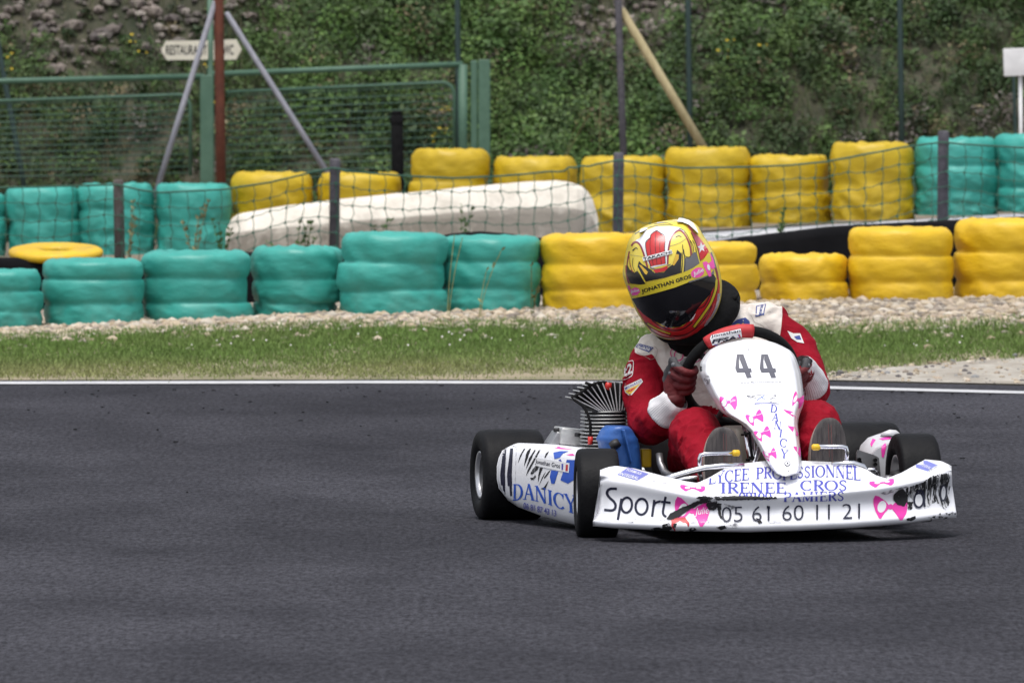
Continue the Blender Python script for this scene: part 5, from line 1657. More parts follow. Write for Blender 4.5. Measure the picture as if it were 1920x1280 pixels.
def chain(mb, pts, seg=16, flat=1.0):
    """closed tapered limb with round ends through joints ((x,y,z), radius)"""
    c = [Vector(p[0]) for p in pts]; r = [p[1] for p in pts]
    d0 = (c[0] - c[1]).normalized(); d1 = (c[-1] - c[-2]).normalized()
    P_, R_ = [], []
    for k in range(5):
        a = math.pi / 2 * k / 5
        P_.append(c[0] + d0 * r[0] * math.cos(a) * .999); R_.append(max(.0004, r[0] * math.sin(a)))
    fine = []
    n = len(c)
    for i in range(n - 1):
        p0, p1, p2, p3 = c[max(i - 1, 0)], c[i], c[i + 1], c[min(i + 2, n - 1)]
        for j in range(7):
            t = j / 7
            P_.append(0.5 * ((2 * p1) + (p2 - p0) * t + (2 * p0 - 5 * p1 + 4 * p2 - p3) * t * t + (3 * p1 - p0 - 3 * p2 + p3) * t ** 3))
            R_.append(lerp(r[i], r[i + 1], t * t * (3 - 2 * t)))
    P_.append(c[-1]); R_.append(r[-1])
    for k in range(1, 6):
        a = math.pi / 2 * (1 - k / 5)
        P_.append(c[-1] + d1 * r[-1] * math.cos(a) * .999); R_.append(max(.0004, r[-1] * math.sin(a)))
    mb.tube(P_, R_, seg, 0, caps=True, flat=flat)
def ellipsoid(mb, c, rad, rot=None, seg=28):
    rows = []
    M = rot or Matrix.Identity(3)
    for i in range(seg // 2 + 1):
        a = math.pi * i / (seg // 2)
        rows.append([Vector(c) + M @ Vector((rad[0] * math.sin(a) * math.cos(b), rad[1] * math.sin(a) * math.sin(b), rad[2] * math.cos(a))) for b in (2 * math.pi * k / seg for k in range(seg + 1))])
    mb.grid(rows)
def remesh(mb, voxel, it=4, fac=.5):
    me = bpy.data.meshes.new('tmp'); me.from_pydata(mb.v, [], mb.f)
    bm = bmesh.new(); bm.from_mesh(me); bmesh.ops.remove_doubles(bm, verts=bm.verts, dist=1e-5); bmesh.ops.recalc_face_normals(bm, faces=bm.faces); bm.to_mesh(me); bm.free()
    o = bpy.data.objects.new('tmp', me); COL.objects.link(o)
    m = o.modifiers.new('r', 'REMESH'); m.mode = 'VOXEL'; m.voxel_size = voxel; m.use_smooth_shade = True
    s_ = o.modifiers.new('s', 'SMOOTH'); s_.iterations = it; s_.factor = fac
    me2 = bpy.data.meshes.new_from_object(o.evaluated_get(bpy.context.evaluated_depsgraph_get()))
    bpy.data.objects.remove(o); bpy.data.meshes.remove(me)
    out = MB()
    out.add([v.co.copy() for v in me2.vertices], [tuple(p.vertices) for p in me2.polygons])
    nr = [v.normal.copy() for v in me2.vertices]
    bpy.data.meshes.remove(me2)
    return out, nr
# joints
J = lambda px, py, y, r: (K(px, py, y), r)
ARM_L = [J(1222, 672, .60, .062), J(1206, 720, .56, .062), J(1216, 792, .44, .062), J(1232, 789, .37, .056), J(1248, 770, .335, .040), J(1264, 752, .305, .030)]
ARM_R = [J(1452, 622, .58, .064), J(1492, 655, .54, .062), J(1520, 722, .44, .056), J(1518, 732, .37, .050), J(1513, 716, .335, .036), J(1507, 698, .30, .028)]
LEG_L = [J(1322, 868, .62, .088), J(1308, 842, .40, .080), J(1304, 812, .21, .076), J(1312, 838, .08, .066), J(1330, 880, -.06, .050), J(1345, 905, -.13, .042)]
LEG_R = [J(1410, 862, .62, .088), J(1470, 830, .40, .080), J(1527, 796, .21, .073), J(1532, 822, .08, .062), J(1543, 868, -.06, .048), J(1549, 895, -.13, .042)]
body = MB()
for L_ in (ARM_L, ARM_R, LEG_L, LEG_R): chain(body, L_, 20)
TORSO = [J(1350, 878, .66, .15), J(1345, 800, .66, .145), J(1336, 730, .64, .15), J(1330, 672, .61, .135), J(1318, 628, .58, .085)]
chain(body, TORSO, 24)
ellipsoid(body, K(1272, 690, .60), (.105, .10, .115)); ellipsoid(body, K(1395, 668, .60), (.115, .10, .11))
ellipsoid(body, K(1240, 650, .60), (.075, .075, .045)); ellipsoid(body, K(1425, 610, .59), (.085, .075, .052))
chain(body, [J(1230, 660, .60, .058), J(1318, 622, .58, .07), J(1445, 604, .585, .058)], 16)
ellipsoid(body, K(1372, 860, .62), (.20, .16, .11))
bm_, nr = remesh(body, .0052, 5)
# cloth folds, then which part of the cloth is cream
bones = []
for L_, nm in ((ARM_L, 'arm_l'), (ARM_R, 'arm_r'), (LEG_L, 'leg_l'), (LEG_R, 'leg_r'), (TORSO, 'torso')):
    for i in range(len(L_) - 1): bones.append((L_[i][0], L_[i + 1][0], nm, i))
def seg_d(p, a, b):
    ab = b - a; t = max(0, min(1, (p - a).dot(ab) / ab.length_squared)); return (p - (a + ab * t)).length, t
shL, shR = K(1222, 660, .59), K(1452, 606, .57)
cream = []
newv = []
for p, n in zip(bm_.v, nr):
    p = Vector(p)
    best = min(((*seg_d(p, a, b), nm, i, (b - a).normalized()) for a, b, nm, i in bones), key=lambda q: q[0])
    ax = best[4]; nm = best[2]
    al = p.dot(ax); ph = noise.noise(p * 6.0) * 1.3
    amp = .0042 if nm != 'torso' else .003
    q_ = p + Vector((noise.noise(p * 5), noise.noise(p * 5 + Vector((7, 1, 3))), noise.noise(p * 5 + Vector((2, 9, 4))))) * .06
    across = q_ - ax * q_.dot(ax) * -.55
    f = -(abs(noise.noise(across * 17)) - .22) * amp * 4.4 * smooth(-.35, .25, noise.noise(p * 6 + Vector((4, 2, 1))))
    f += .005 * noise.noise(p * 11) + .0028 * (0.5 - abs(noise.noise(p * 22)) * 2)
    if nm.startswith('leg'): f += .006 * noise.noise(Vector((p.x * 9, p.y * 5, p.z * 14)))
    newv.append(tuple(p + n * f))
    # cream yoke: torso above the belt and the shoulder caps, cut by the sleeve seams
    seamL = (p - K(1246, 700, .52)).dot(Vector((.82, .0, .50)).normalized())     # left: seam from the shoulder top down to the chest
    seamL = max(seamL, .040 - (p - K(1213, 648, .57)).length) if p.z > shL.z - .03 else seamL
    seamR = (K(1462, 610, .54) - p).dot(Vector((.93, 0, -.2)).normalized())
    hip = p.z - K(1340, 800, .55).z
    leg = .05 if not nm.startswith('leg') else -.05
    fore = -.05 if (nm.startswith('arm') and best[3] >= 1) else .05
    c = min(seamL, seamR, hip, leg, fore)
    cream.append(max(0.0, min(1.0, .5 + c * 18)))
bm_.v = newv
PERSON_M = Matrix.Translation(KO) @ Matrix.Rotation(YAW, 4, 'Z')
SV = bm_.bvh()
SUITM = [M_suit, mat('patch_white', (0.58, 0.56, 0.55), rough=.7), mat('patch_blue', (0.03, 0.05, 0.22), rough=.7), mat('patch_pink', (0.62, 0.06, 0.22), rough=.7), mat('patch_gold', (0.55, 0.36, 0.04), rough=.7), mat('patch_red', (0.42, 0.02, 0.03), rough=.7), mat('seam', (0.32, 0.28, 0.25), rough=.8)]
z2 = lambda x, y: (1120 + x / 4.0, 390 + y / 4.0)
SL = .0012
n_before = len(bm_.v)
# epaulettes with their seams
dstroke(bm_, SV, [z2(*p) for p in [(425, 1035), (450, 1060), (440, 1110), (405, 1135), (360, 1115), (300, 1080)]], .6, SL, 6)
dpoly(bm_, SV, [z2(262, 1032), z2(290, 1007), z2(424, 1046), z2(385, 1082)], SL, 2)
dpoly(bm_, SV, [z2(272, 1031), z2(294, 1012), z2(414, 1048), z2(384, 1075)], SL + .0006, 1)
dtext(bm_, SV, 'sparco', [z2(296, 1014), z2(413, 1048), z2(384, 1073), z2(274, 1034)], SL + .0014, 2, bold=.015)
dpoly(bm_, SV, [z2(1190, 735), z2(1265, 720), z2(1250, 800), z2(1185, 815)], SL, 2)
dpoly(bm_, SV, [z2(1197, 741), z2(1258, 727), z2(1245, 792), z2(1192, 806)], SL + .0006, 1)
dtext(bm_, SV, 'sparco', [z2(1208, 808), z2(1226, 732), z2(1253, 727), z2(1236, 800)], SL + .0014, 2, bold=.02)
dstroke(bm_, SV, [z2(1150, 800), z2(1180, 855), z2(1215, 870), z2(1250, 890)], .7, SL, 6)
# bib bow in outline, blue and gold patch, sleeve patches
dstroke(bm_, SV, [z2(*p) for p in [(650, 1090), (600, 1055), (560, 1060), (550, 1095), (575, 1140), (620, 1180), (650, 1200)]], 1.8, SL, 3)
dstroke(bm_, SV, [z2(*p) for p in ell(610, 1105, 32, 38)], 2.2, SL, 3, closed=True, sm=False)
dstroke(bm_, SV, [z2(*p) for p in [(725, 1140), (760, 1095), (800, 1070), (805, 1100), (770, 1140), (730, 1160)]], 1.5, SL, 3)
dtext(bm_, SV, 'Julie', [z2(745, 1100), z2(795, 1078), z2(795, 1108), z2(745, 1128)], SL + .0006, 3, bold=.02)
dpoly(bm_, SV, [z2(960, 900), z2(1050, 835), z2(1110, 822), z2(1142, 850), z2(1142, 905), z2(1000, 935)], SL, 2)
dtext(bm_, SV, 'SGA', [z2(985, 882), z2(1118, 850), z2(1125, 905), z2(985, 935)], SL + .0006, 4, bold=.03)
dpoly(bm_, SV, [z2(1425, 920), z2(1470, 940), z2(1520, 940), z2(1550, 1015), z2(1500, 1005), z2(1455, 975)], SL, 1)
dpoly(bm_, SV, [z2(1475, 965), z2(1515, 955), z2(1530, 990), z2(1495, 985)], SL + .0006, 2)
dstroke(bm_, SV, [z3(*p) for p in [(120, 325), (180, 305), (192, 325), (185, 400), (170, 425), (112, 445), (108, 400), (118, 340)]], 1.3, SL, 1, closed=False)
dtext(bm_, SV, 't2', [z3(118, 345), z3(182, 318), z3(182, 400), z3(118, 430)], SL + .0006, 1, bold=.03)
dpoly(bm_, SV, [z3(122, 500), z3(248, 440), z3(262, 462), z3(180, 562), z3(160, 565), z3(130, 540)], SL, 1)
dpoly(bm_, SV, [z3(132, 530), z3(245, 475), z3(178, 552), z3(160, 555), z3(138, 540)], SL + .0006, 4)
dpoly(bm_, SV, [z3(150, 530), z3(215, 502), z3(175, 540)], SL + .0012, 5)
dtext(bm_, SV, 'MONACO', [z3(130, 505), z3(248, 448), z3(252, 465), z3(134, 524)], SL + .0012, 2, bold=.01)
person = bm_.build('person', SUITM, M=PERSON_M, recalc=False, weld=False)
att = person.data.attributes.new('cream', 'FLOAT', 'POINT')
att.data.foreach_set('value', np.array(cream + [0.0] * (len(bm_.v) - n_before), np.float32))
tag(person, 'racing driver in a red and cream suit leaning low over the steering wheel', 'person')

# ---- cuffs, gloves, shoes
M_cuff = mat('white_knit', (0.66, 0.64, 0.66), (0.74, 0.72, 0.74), scale=20, rough=.85, bump=.15)
def cuff(pts, rad):
    mb = MB()
    c = [Vector(p) for p in pts]
    ax = (c[-1] - c[0]).normalized(); u = ax.orthogonal().normalized(); v = ax.cross(u)
    rows = []
    for k in range(15):
        t = k / 14
        q = t * (len(c) - 1); i = min(int(q), len(c) - 2)
        o = c[i].lerp(c[i + 1], q - i); r0 = interp(t, [0, .1, .5, .9, 1], [rad[0] * .9, rad[0], lerp(rad[0], rad[1], .5), rad[1], rad[1] * .85])
        rows.append([o + (u * math.cos(a) + v * math.sin(a)) * (r0 + (.0009 * math.cos(a * 48) + .004 * noise.noise(Vector((math.cos(a) * 2, math.sin(a) * 2, t * 3))))) for a in (2 * math.pi * j / 192 for j in range(193))])
    mb.grid(rows)
    return mb.build('cuff', M_cuff, person)
cuff([K(1240, 779, .352), K(1254, 764, .325), K(1270, 747, .298)], (.054, .042))
cuff([K(1519, 727, .37), K(1515, 710, .335), K(1504, 682, .292)], (.058, .037))
M_glove = mat('glove_red', (0.085, 0.006, 0.009), (0.14, 0.010, 0.013), scale=18, rough=.7, bump=.3, bscale=60)
M_gblk = mat('glove_black', (0.016, 0.015, 0.018), (0.05, 0.05, 0.055), scale=22, rough=.7, bump=.2)
M_gtrim = mat('glove_trim', (0.10, 0.10, 0.11), (0.15, 0.15, 0.16), scale=20, rough=.7)
def glove(side):
    """five fingers closed round the rim; side -1 is the hand at image left"""
    mb = MB(); kb = MB()
    th = [math.radians(a) for a in ((-78, -86.5, -95, -103) if side < 0 else (80, 88, 96, 104))]
    wr = Vector(ARM_L[-1][0]) if side < 0 else Vector(ARM_R[-1][0])
    pal = []
    for k, a in enumerate(th):
        rc = ringp(a); rad = Vector((math.sin(a), -math.cos(a) * math.sin(sw_t), math.cos(a) * math.cos(sw_t)))   # outward in the wheel plane
        nrm = Vector((0, -math.cos(sw_t), -math.sin(sw_t)))                                                      # out of the wheel toward the front
        r = (.0112, .0118, .0115, .0100)[k]; g = .0155 + r
        q = lambda ang, m=1.0: rc + (rad * math.cos(math.radians(ang)) + nrm * math.sin(math.radians(ang))) * g * m
        kn = q(-28, 1.75)
        pal.append(kn)
        chain(mb, [(kn, r * 1.15), (q(8, 1.25), r * 1.12), (q(52, 1.08), r * 1.04), (q(100, 1.02), r), (q(148, 1.0), r * .93), (q(190, .98), r * .82)], 12)
        ellipsoid(kb, q(-5, 1.48), (.0115, .012, .0095))
    c = sum(pal, Vector()) / 4
    # palm and heel of the hand run from the knuckles to the wrist
    for k in range(4): chain(mb, [(pal[k], .0145), (pal[k].lerp(wr, .45), .018), (wr, .022)], 12)
    chain(mb, [(c, .022), (c.lerp(wr, .5), .027), (wr, .030)], 14)
    rc = ringp(th[0] + (.20 if side < 0 else -.20)); base = c.lerp(wr, .35) + Vector((-.01 * side * -1, .012, .012))
    rad = Vector((math.sin(th[0]), 0, 0))
    chain(mb, [(base, .017), (ringp(th[0]) + Vector((-.012 * side, .022, .020)), .0145), (rc + Vector((-.022 * side, .008, .012)), .0120), (rc + Vector((-.034 * side, -.016, .004)), .0100)], 12)
    g_, _ = remesh(mb, .0024, 3)
    # knuckle side dark, palm side red
    o = g_.build('glove', [M_glove, M_gblk], person)
    for p in o.data.polygons:
        a = p.center; d = (a - ringp(th[0])).length
        if a.z > ringp(th[0]).z + .004 or (a - c).dot(Vector((side, 0, .35))) > .0125 and a.z > c.z - .035: p.material_index = 1
    kk, _ = remesh(kb, .0022, 3)
    kk.build('knuckle_pad', M_gtrim, o)
    w = MB()
    ax = (c - wr).normalized()
    u = ax.orthogonal().normalized(); v = ax.cross(u)
    w.tube([wr - ax * .006, wr + ax * .008, wr + ax * .02], [.034, .0335, .031], 24)
    w.build('wrist_strap', M_glove, o)
    return o
glove(-1); glove(1)
M_sole = mat('worn_sole', (0.024, 0.023, 0.026), (0.105, 0.09, 0.086), scale=11, rough=.8, bump=.4, bscale=40, stretch=(2.4, 1, .55), lo=.3, hi=.7)
M_shoe = mat('shoe_leather', (0.30, 0.24, 0.20), (0.38, 0.31, 0.26), scale=12, rough=.6)
def shoe(pts, yl, depth):
    """upright shoe, sole to the camera; pts is the sole outline"""
    front = [K(x, y, yl) for x, y in pts]
    c = sum(front, Vector()) / len(front)
    n = len(front)
    ub = MB()
    rows = []
    for k in range(10):
        t = k / 9
        s_ = 1.03 - .30 * t ** 2.2
        rows.append([c + Vector((0, .004 + depth * t, 0)) + Vector(((p.x - c.x) * s_, 0, (p.z - c.z) * (s_ if p.z > c.z else 1.0) - .02 * t)) for p in front] )
    ub.grid([r_ + [r_[0]] for r_ in rows]); ub.add(rows[-1], [tuple(range(n))])
    up = ub.build('shoe', M_shoe, person)
    sb = MB()
    r2 = [[c + (p - c) * s_ + Vector((0, dy, 0)) for p in front] for s_, dy in ((1.04, .006), (1.045, -.003), (1.0, -.008), (.93, -.0095), (.5, -.0095 - .002), (.02, -.012))]
    sb.grid([r_ + [r_[0]] for r_ in r2])
    sv = sb.bvh()
    cxp = sum(p[0] for p in pts) / n
    yt, yb = min(p[1] for p in pts), max(p[1] for p in pts)
    for ox, w, m_ in ((-1, 1.0, 1), (4, 1.0, 1), (0, .7, 2), (-14, .5, 2), (13, .6, 2), (22, .5, 2), (-22, .5, 2)):
        dstroke(sb, sv, [(cxp + ox, yt + 8 + abs(ox) * .5), (cxp + ox + 2, (yt + yb) / 2), (cxp + ox * .8, yb - 6)], w, .001, m_)
    sb.build('sole', [M_sole, mat('sole_stripe', (.20, .075, .07), (.14, .06, .06), scale=9, rough=.8), mat('sole_groove', (.035, .033, .036), rough=.9)], up)
def sole_outline(cx, cy_top, w, h, rot):
    out = []
    for k in range(40):
        a = 2 * math.pi * k / 40
        x = math.cos(a) * w * (1 - .10 * max(0, -math.sin(a)) * 0) * (.86 if math.sin(a) > .2 else 1.0) ** (abs(math.sin(a)))
        y = math.sin(a) * h
        c_, s_ = math.cos(math.radians(rot)), math.sin(math.radians(rot))
        out.append((cx + x * c_ - y * s_, cy_top + h + x * s_ + y * c_))
    return out
def superell(cx, yt, w, h, rot):
    out = []
    for k in range(44):
        a = 2 * math.pi * k / 44
        ca, sa = math.cos(a), math.sin(a)
        x = math.copysign(abs(ca) ** .82, ca) * w; y = math.copysign(abs(sa) ** .82, sa) * h
        c_, s_ = math.cos(math.radians(rot)), math.sin(math.radians(rot))
        out.append((cx + x * c_ - y * s_, yt + h + x * s_ + y * c_))
    return out
shoe(superell(1357, 803, 33.5, 74, -2), -.19, .10)
shoe(superell(1554, 786, 32, 76, 1), -.19, .10)

# ---- neck support and helmet
M_neck = mat('neck_pad', (0.003, 0.003, 0.0035), (0.006, 0.006, 0.0065), scale=15, rough=.85, bump=.3, bscale=40, spec=.15)
mb = MB()
NC = K(1292, 581, .53)
pts = []; rr_ = []
for k in range(40):
    a = 2 * math.pi * k / 40
    pts.append(NC + Vector((.104 * math.cos(a) + .008, .115 * math.sin(a), -.018 + .045 * math.cos(a) + .045 * math.sin(a))))
    rr_.append(.031 + .014 * math.cos(a) + .004 * math.sin(3 * a))
mb.tube(pts, rr_, 18, closed=True)
chain(mb, [(K(1290, 640, .56), .07), (K(1285, 590, .53), .08)], 16)
nk, _ = remesh(mb, .005, 3)
nk.v = [tuple(Vector(v) + Vector((1, .4, .5)) * .004 * noise.noise(Vector(v) * 25)) for v in nk.v]
npad = nk.build('neck_support', M_neck, person)
mb = MB()
chain(mb, [(K(1366, 566, .49), .010), (K(1376, 560, .47), .009), (K(1384, 553, .47), .004)], 8)
chain(mb, [(K(1364, 570, .49), .009), (K(1374, 572, .47), .008), (K(1383, 566, .47), .004)], 8)
mb.build('knot', M_neck, npad)

hz = lambda x, y: (1160 + x / 4.925, 400 + y / 4.925)
HOUT = [(565, 56), (640, 66), (700, 105), (750, 185), (803, 265), (850, 350), (890, 450), (915, 560), (927, 650), (922, 760), (897, 860), (850, 960), (790, 1045), (700, 1122), (600, 1165), (500, 1172), (400, 1152), (310, 1092), (240, 992), (180, 890), (138, 780), (85, 640), (66, 560), (76, 470), (96, 350), (120, 255), (180, 170), (280, 110), (400, 76), (480, 62)]
ho = [hz(*p) for p in smooth_path([Vector(p) for p in HOUT + [HOUT[0]]], 6)[:-1]]
HY = .47
HC = hz(500, 600)
def helmet_pt(px, py, r, back):
    d = .150 if not back else .165
    yy = HY - d * math.sqrt(max(0, 1 - r * r)) if not back else HY + d * math.sqrt(max(0, 1 - r * r))
    return K(px, py, yy)
hm = MB()
rows = []
for k in range(49):
    ph = math.pi * (k / 48)              # front pole to back pole
    r = math.sin(ph); back = ph > math.pi / 2
    r_ = min(1, max(.003, r))
    row = []
    for x, y in ho:
        q = K(HC[0] + (x - HC[0]) * r_, HC[1] + (y - HC[1]) * r_, HY)
        dd = max(0.0, 1 - r_ ** 2.7) ** (1 / 2.7) if k not in (0, 48) else 1.0
        if k == 24: dd = 0.0
        row.append(Vector((q.x, HY + (-.150 if not back else .165) * dd, q.z)))
    rows.append(row + [row[0]])
hm.grid(rows)
HV = hm.bvh()
HM = [mat('shell_yellow', (0.74, 0.58, 0.06), (0.80, 0.64, 0.08), scale=5, rough=.16, coat=.6), mat('shell_white', (.74, .73, .74), rough=.16, coat=.6), mat('shell_red', (.52, .018, .02), rough=.16, coat=.6), mat('shell_maroon', (.24, .02, .045), rough=.2, coat=.5),
      mat('shell_black', (.010, .010, .012), rough=.15, coat=.6), mat('shell_grey', (.13, .13, .14), rough=.25, coat=.5), mat('shell_gold', (.66, .40, .03), rough=.2, coat=.5), mat('band_yellow', (.62, .50, .03), rough=.3), mat('band_pink', (.80, .08, .38), rough=.35), mat('shell_silver', (.42, .42, .45), rough=.25, metal=.3, coat=.5), mat('shell_rose', (.66, .16, .20), rough=.2, coat=.5)]
YEL_, WHI, RED, MAR, BLK, GRY, GLD, BND, PNK, SIL, ROS = range(11)
def hp(pts, k, mi): dpoly(hm, HV, [hz(*p) for p in pts], .0004 + .00018 * k, mi, 5)
def hs(pts, w, k, mi, w2=None, closed=False): dstroke(hm, HV, [hz(*p) for p in pts], w / 4.925, .0004 + .00018 * k, mi, w2=None if w2 is None else w2 / 4.925, closed=closed, step=5)
# crown
hs([(150, 190), (250, 140), (380, 110), (500, 105)], 8, 1, GRY, 3)
hs([(330, 85), (450, 70), (545, 66)], 26, 1, WHI, 18)
hs([(330, 100), (430, 88), (500, 108)], 4, 2, BLK, 2)
hp([(195, 230), (250, 160), (350, 122), (470, 118), (560, 130), (612, 165), (600, 178), (555, 162), (505, 190), (475, 250), (458, 350), (456, 470), (300, 505), (262, 440), (232, 370), (205, 300), (170, 265), (150, 262), (165, 245)], 1, WHI)
hs([(118, 300), (140, 272), (168, 266), (200, 295), (228, 360), (250, 440), (268, 500)], 15, 2, MAR)
hs([(452, 470), (455, 400), (462, 320), (480, 240), (515, 185), (558, 158), (598, 182), (635, 240), (662, 320), (670, 410)], 15, 2, MAR)
hs([(555, 140), (600, 160), (640, 215), (672, 300), (680, 380)], 6, 3, BLK, 3)
hp([(348, 165), (385, 185), (430, 222), (424, 330), (432, 465), (380, 474), (330, 482), (292, 492), (264, 400), (250, 278), (290, 228), (300, 198)], 3, RED)
hs([(300, 490), (268, 400), (250, 278), (290, 228), (300, 198), (348, 163), (386, 184), (430, 222), (424, 330), (432, 462)], 6, 4, BLK)
for pts in [[(347, 168), (338, 300), (356, 475)], [(297, 205), (292, 320), (322, 484)], [(388, 190), (380, 320), (396, 470)]]: hs(pts, 4, 5, BLK)
for pts in [[(130, 345), (160, 318), (178, 330)], [(525, 218), (555, 208), (580, 218)]]: hs(pts, 9, 4, BLK, 5)
for pts in [[(110, 385), (165, 392), (220, 400)], [(470, 305), (560, 275), (620, 235)]]: hs(pts, 3, 3, GRY)
# brow
hp([(176, 490), (190, 440), (218, 470), (300, 520), (330, 550), (420, 545), (452, 505), (498, 470), (540, 338), (580, 372), (574, 548), (420, 595), (252, 628)], 4, BLK)
hp([(318, 522), (380, 510), (452, 482), (450, 512), (420, 536), (342, 550)], 6, RED)
hs([(290, 500), (340, 515), (420, 500), (480, 470)], 12, 5, GRY, 8)
hp([(190, 474), (214, 480), (272, 540), (262, 566), (246, 560)], 6, GLD)
hp([(497, 478), (528, 376), (555, 380), (553, 420), (512, 482)], 6, GLD)
hs([(160, 540), (175, 490), (188, 436)], 5, 4, YEL_)
# sides
hp([(80, 470), (105, 520), (150, 545), (175, 530), (252, 640), (235, 662), (112, 648), (74, 560)], 3, BLK)
hs([(100, 420), (115, 500), (150, 548)], 5, 4, GLD); hs([(178, 500), (215, 580), (250, 640)], 9, 5, YEL_)
hs([(95, 370), (105, 460), (130, 545)], 8, 4, MAR)
hs([(135, 410), (130, 480), (155, 540)], 4, 4, BLK)
hp([(600, 425), (625, 405), (660, 400), (692, 358), (716, 362), (745, 455), (742, 480), (600, 548)], 3, GRY)
hs([(590, 290), (600, 380), (640, 405), (665, 395)], 6, 5, BLK); hs([(578, 550), (588, 450), (585, 360)], 6, 5, BLK); hs([(604, 550), (612, 440), (598, 330)], 6, 5, BLK)
hs([(592, 545), (600, 430), (590, 340)], 8, 4, YEL_)
hs([(690, 355), (685, 300), (660, 250)], 5, 5, BLK); hs([(716, 362), (706, 300), (680, 250)], 5, 4, BLK); hs([(745, 450), (725, 360), (700, 280)], 6, 5, YEL_); hs([(752, 440), (735, 350), (705, 260), (668, 180)], 5, 5, BLK)
hp([(668, 172), (700, 180), (745, 225), (800, 300), (830, 350), (770, 410), (752, 430), (738, 370), (715, 280), (690, 220)], 3, ROS)
hp([(740, 380), (765, 340), (815, 320), (838, 370), (790, 410), (755, 435)], 4, RED)
st = []
for k in range(10):
    a = math.radians(-100 + 36 * k); r = 46 if k % 2 == 0 else 20
    st.append((762 + r * math.cos(a) * .85, 315 + r * math.sin(a) * 1.15))
hp(st, 5, WHI)
hp([(630, 95), (660, 120), (690, 165), (680, 175), (645, 140)], 3, ROS)
# chin bar
hp([(868, 680), (905, 640), (926, 660), (921, 760), (896, 855), (850, 955), (790, 1040), (700, 1116), (600, 1158), (500, 1164), (400, 1144), (312, 1086), (244, 990), (178, 880), (160, 835), (240, 930), (310, 978), (400, 1040), (500, 1058), (590, 1040), (650, 990), (690, 940), (720, 885), (790, 815), (840, 750)], 3, RED)
hs([(925, 740), (905, 850), (860, 945), (790, 1040)], 26, 4, SIL, 18)
hs([(900, 610), (893, 700), (850, 820), (780, 930), (690, 1052)], 32, 5, BLK); hs([(900, 610), (893, 700), (850, 820), (780, 930), (692, 1048)], 20, 6, BND)
hs([(262, 1008), (350, 1062), (482, 1112)], 22, 5, BLK); hs([(268, 1012), (350, 1062), (476, 1108)], 13, 6, BND)
hs([(310, 985), (400, 1048), (500, 1078), (600, 1062), (680, 1000)], 9, 5, BLK); hs([(240, 1000), (330, 1098), (420, 1142), (520, 1150)], 10, 5, BLK)
hs([(500, 1130), (620, 1112), (720, 1050), (800, 960), (860, 850)], 7, 5, BLK); hs([(730, 880), (790, 850), (850, 740)], 8, 5, BLK)
hs([(300, 1060), (390, 1110), (470, 1128)], 7, 4, WHI)
hp([(412, 1012), (440, 1030), (492, 1050), (440, 1050), (425, 1035)], 6, WHI); hp([(648, 992), (680, 950), (712, 918), (690, 968), (665, 992)], 6, WHI)
hs([(800, 1005), (850, 915), (880, 830)], 5, 6, ROS)
hs([(640, 1110), (560, 1135), (440, 1120)], 5, 6, MAR)
for m_ in HM:
    b_ = m_.node_tree.nodes['Principled BSDF']; b_.inputs['Coat Weight'].default_value = .25; b_.inputs['Coat Roughness'].default_value = .15; b_.inputs['Roughness'].default_value = max(.32, b_.inputs['Roughness'].default_value)
hs([(72, 480), (76, 560), (100, 660), (150, 800)], 16, 2, MAR)
hs([(150, 800), (190, 890), (250, 990), (320, 1090)], 22, 2, RED, 30)
hs([(885, 470), (908, 560), (920, 650)], 20, 2, MAR, 16)
hs([(912, 600), (922, 680), (915, 760)], 20, 3, RED)
hs([(852, 360), (880, 440), (893, 500)], 14, 2, GRY)
hs([(100, 350), (84, 430), (78, 490)], 12, 2, MAR, 8)
HELM = hm.build('helmet', HM, person, recalc=False)
# TAKACHI strip
tk = MB()
dpoly(tk, HV, [hz(222, 408), hz(488, 338), hz(496, 372), hz(232, 443)], .0022, 0, 5)
dtext(tk, HV, 'TAKACHI', [hz(226, 413), hz(484, 347), hz(489, 368), hz(236, 436)], .0028, 1, bold=.02, slant=.02)
tk.build('name_strip', [HM[WHI], HM[BLK]], HELM, recalc=False)
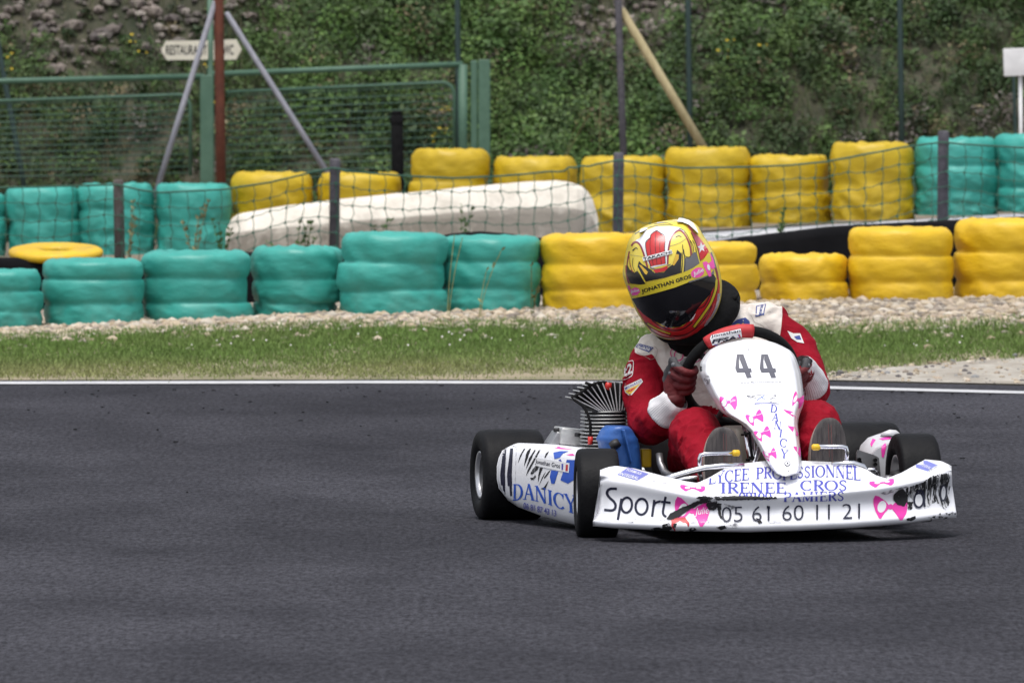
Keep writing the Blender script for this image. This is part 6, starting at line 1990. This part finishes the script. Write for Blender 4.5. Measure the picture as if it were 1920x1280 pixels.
# visor and its sun strip
M_visor = mat('visor_smoke', (.006, .006, .008), (.010, .010, .012), scale=4, rough=.04, spec=.4, coat=.15)
vb = MB()
dpoly(vb, HV, [hz(*p) for p in [(120, 770), (260, 735), (400, 700), (520, 660), (660, 610), (760, 575), (870, 560), (893, 600), (880, 670), (836, 750), (765, 830), (724, 880), (692, 940), (650, 992), (560, 1042), (455, 1048), (380, 1012), (310, 978), (240, 930), (172, 862)]], .0026, 0, 4)
visor = vb.build('visor', M_visor, HELM, recalc=False)
sb = MB()
band = [(92, 645), (170, 662), (248, 650), (410, 606), (580, 552), (680, 506), (760, 452), (822, 360), (858, 440), (868, 520), (840, 562), (760, 592), (660, 628), (520, 683), (400, 718), (260, 755), (130, 784), (104, 715)]
dpoly(sb, HV, [hz(*p) for p in band], .0036, 0, 4)
dtext(sb, HV, 'JONATHAN GROS', [hz(214, 700), hz(660, 562), hz(672, 606), hz(226, 745)], .0041, 2, bold=.03, slant=0)
dpoly(sb, HV, [hz(*p) for p in ell(724, 548, 62, 44, -24)], .0040, 1, 4)
dtext(sb, HV, 'Julie', [hz(682, 545), hz(772, 500), hz(782, 545), hz(692, 592)], .0044, 3, bold=.02)
dpoly(sb, HV, [hz(*p) for p in [(768, 455), (800, 445), (822, 465), (850, 440), (830, 365), (862, 420), (880, 500), (860, 520), (838, 500), (848, 580), (825, 585), (800, 530), (778, 490)]], .0042, 1, 4)
dpoly(sb, HV, [hz(*p) for p in ell(822, 500, 13, 28, -15)], .0046, 3, 4)
dpoly(sb, HV, [hz(*p) for p in [(92, 660), (112, 665), (122, 700), (160, 678), (195, 690), (208, 720), (180, 748), (135, 755), (120, 728), (100, 690)]], .0040, 1, 4)
dtext(sb, HV, 'Julie', [hz(118, 700), hz(196, 690), hz(202, 722), hz(126, 738)], .0044, 3, bold=.02)
dpoly(sb, HV, [hz(*p) for p in [(640, 628), (760, 592), (840, 562), (868, 520), (872, 560), (760, 604), (650, 640)]], .0039, 4, 4)
sb.build('sun_strip', [HM[BND], HM[PNK], HM[BLK], HM[WHI], HM[GRY]], HELM, recalc=False)
# pearl fins on the crown
def fin_(pts, y0, y1):
    f_ = [K(*hz(*p), y0 - .0009 * (p[1] - pts[1][1])) for p in pts]; b_ = [K(*hz(*p), y1) for p in pts]; n = len(pts)
    mb = MB(); mb.add(f_ + b_, [tuple(range(n)), tuple(range(2 * n - 1, n - 1, -1))] + [(i, (i + 1) % n, n + (i + 1) % n, n + i) for i in range(n)], 0, False)
    mb.build('crown_fin', HM[WHI], HELM)
fin_([(540, 76), (556, 42), (590, 44), (650, 62), (688, 88), (722, 140), (735, 185), (700, 150), (650, 105), (590, 80)], HY - .05, HY + .06)
fin_([(190, 175), (205, 145), (240, 132), (272, 134), (262, 146), (215, 170)], HY - .05, HY + .03)
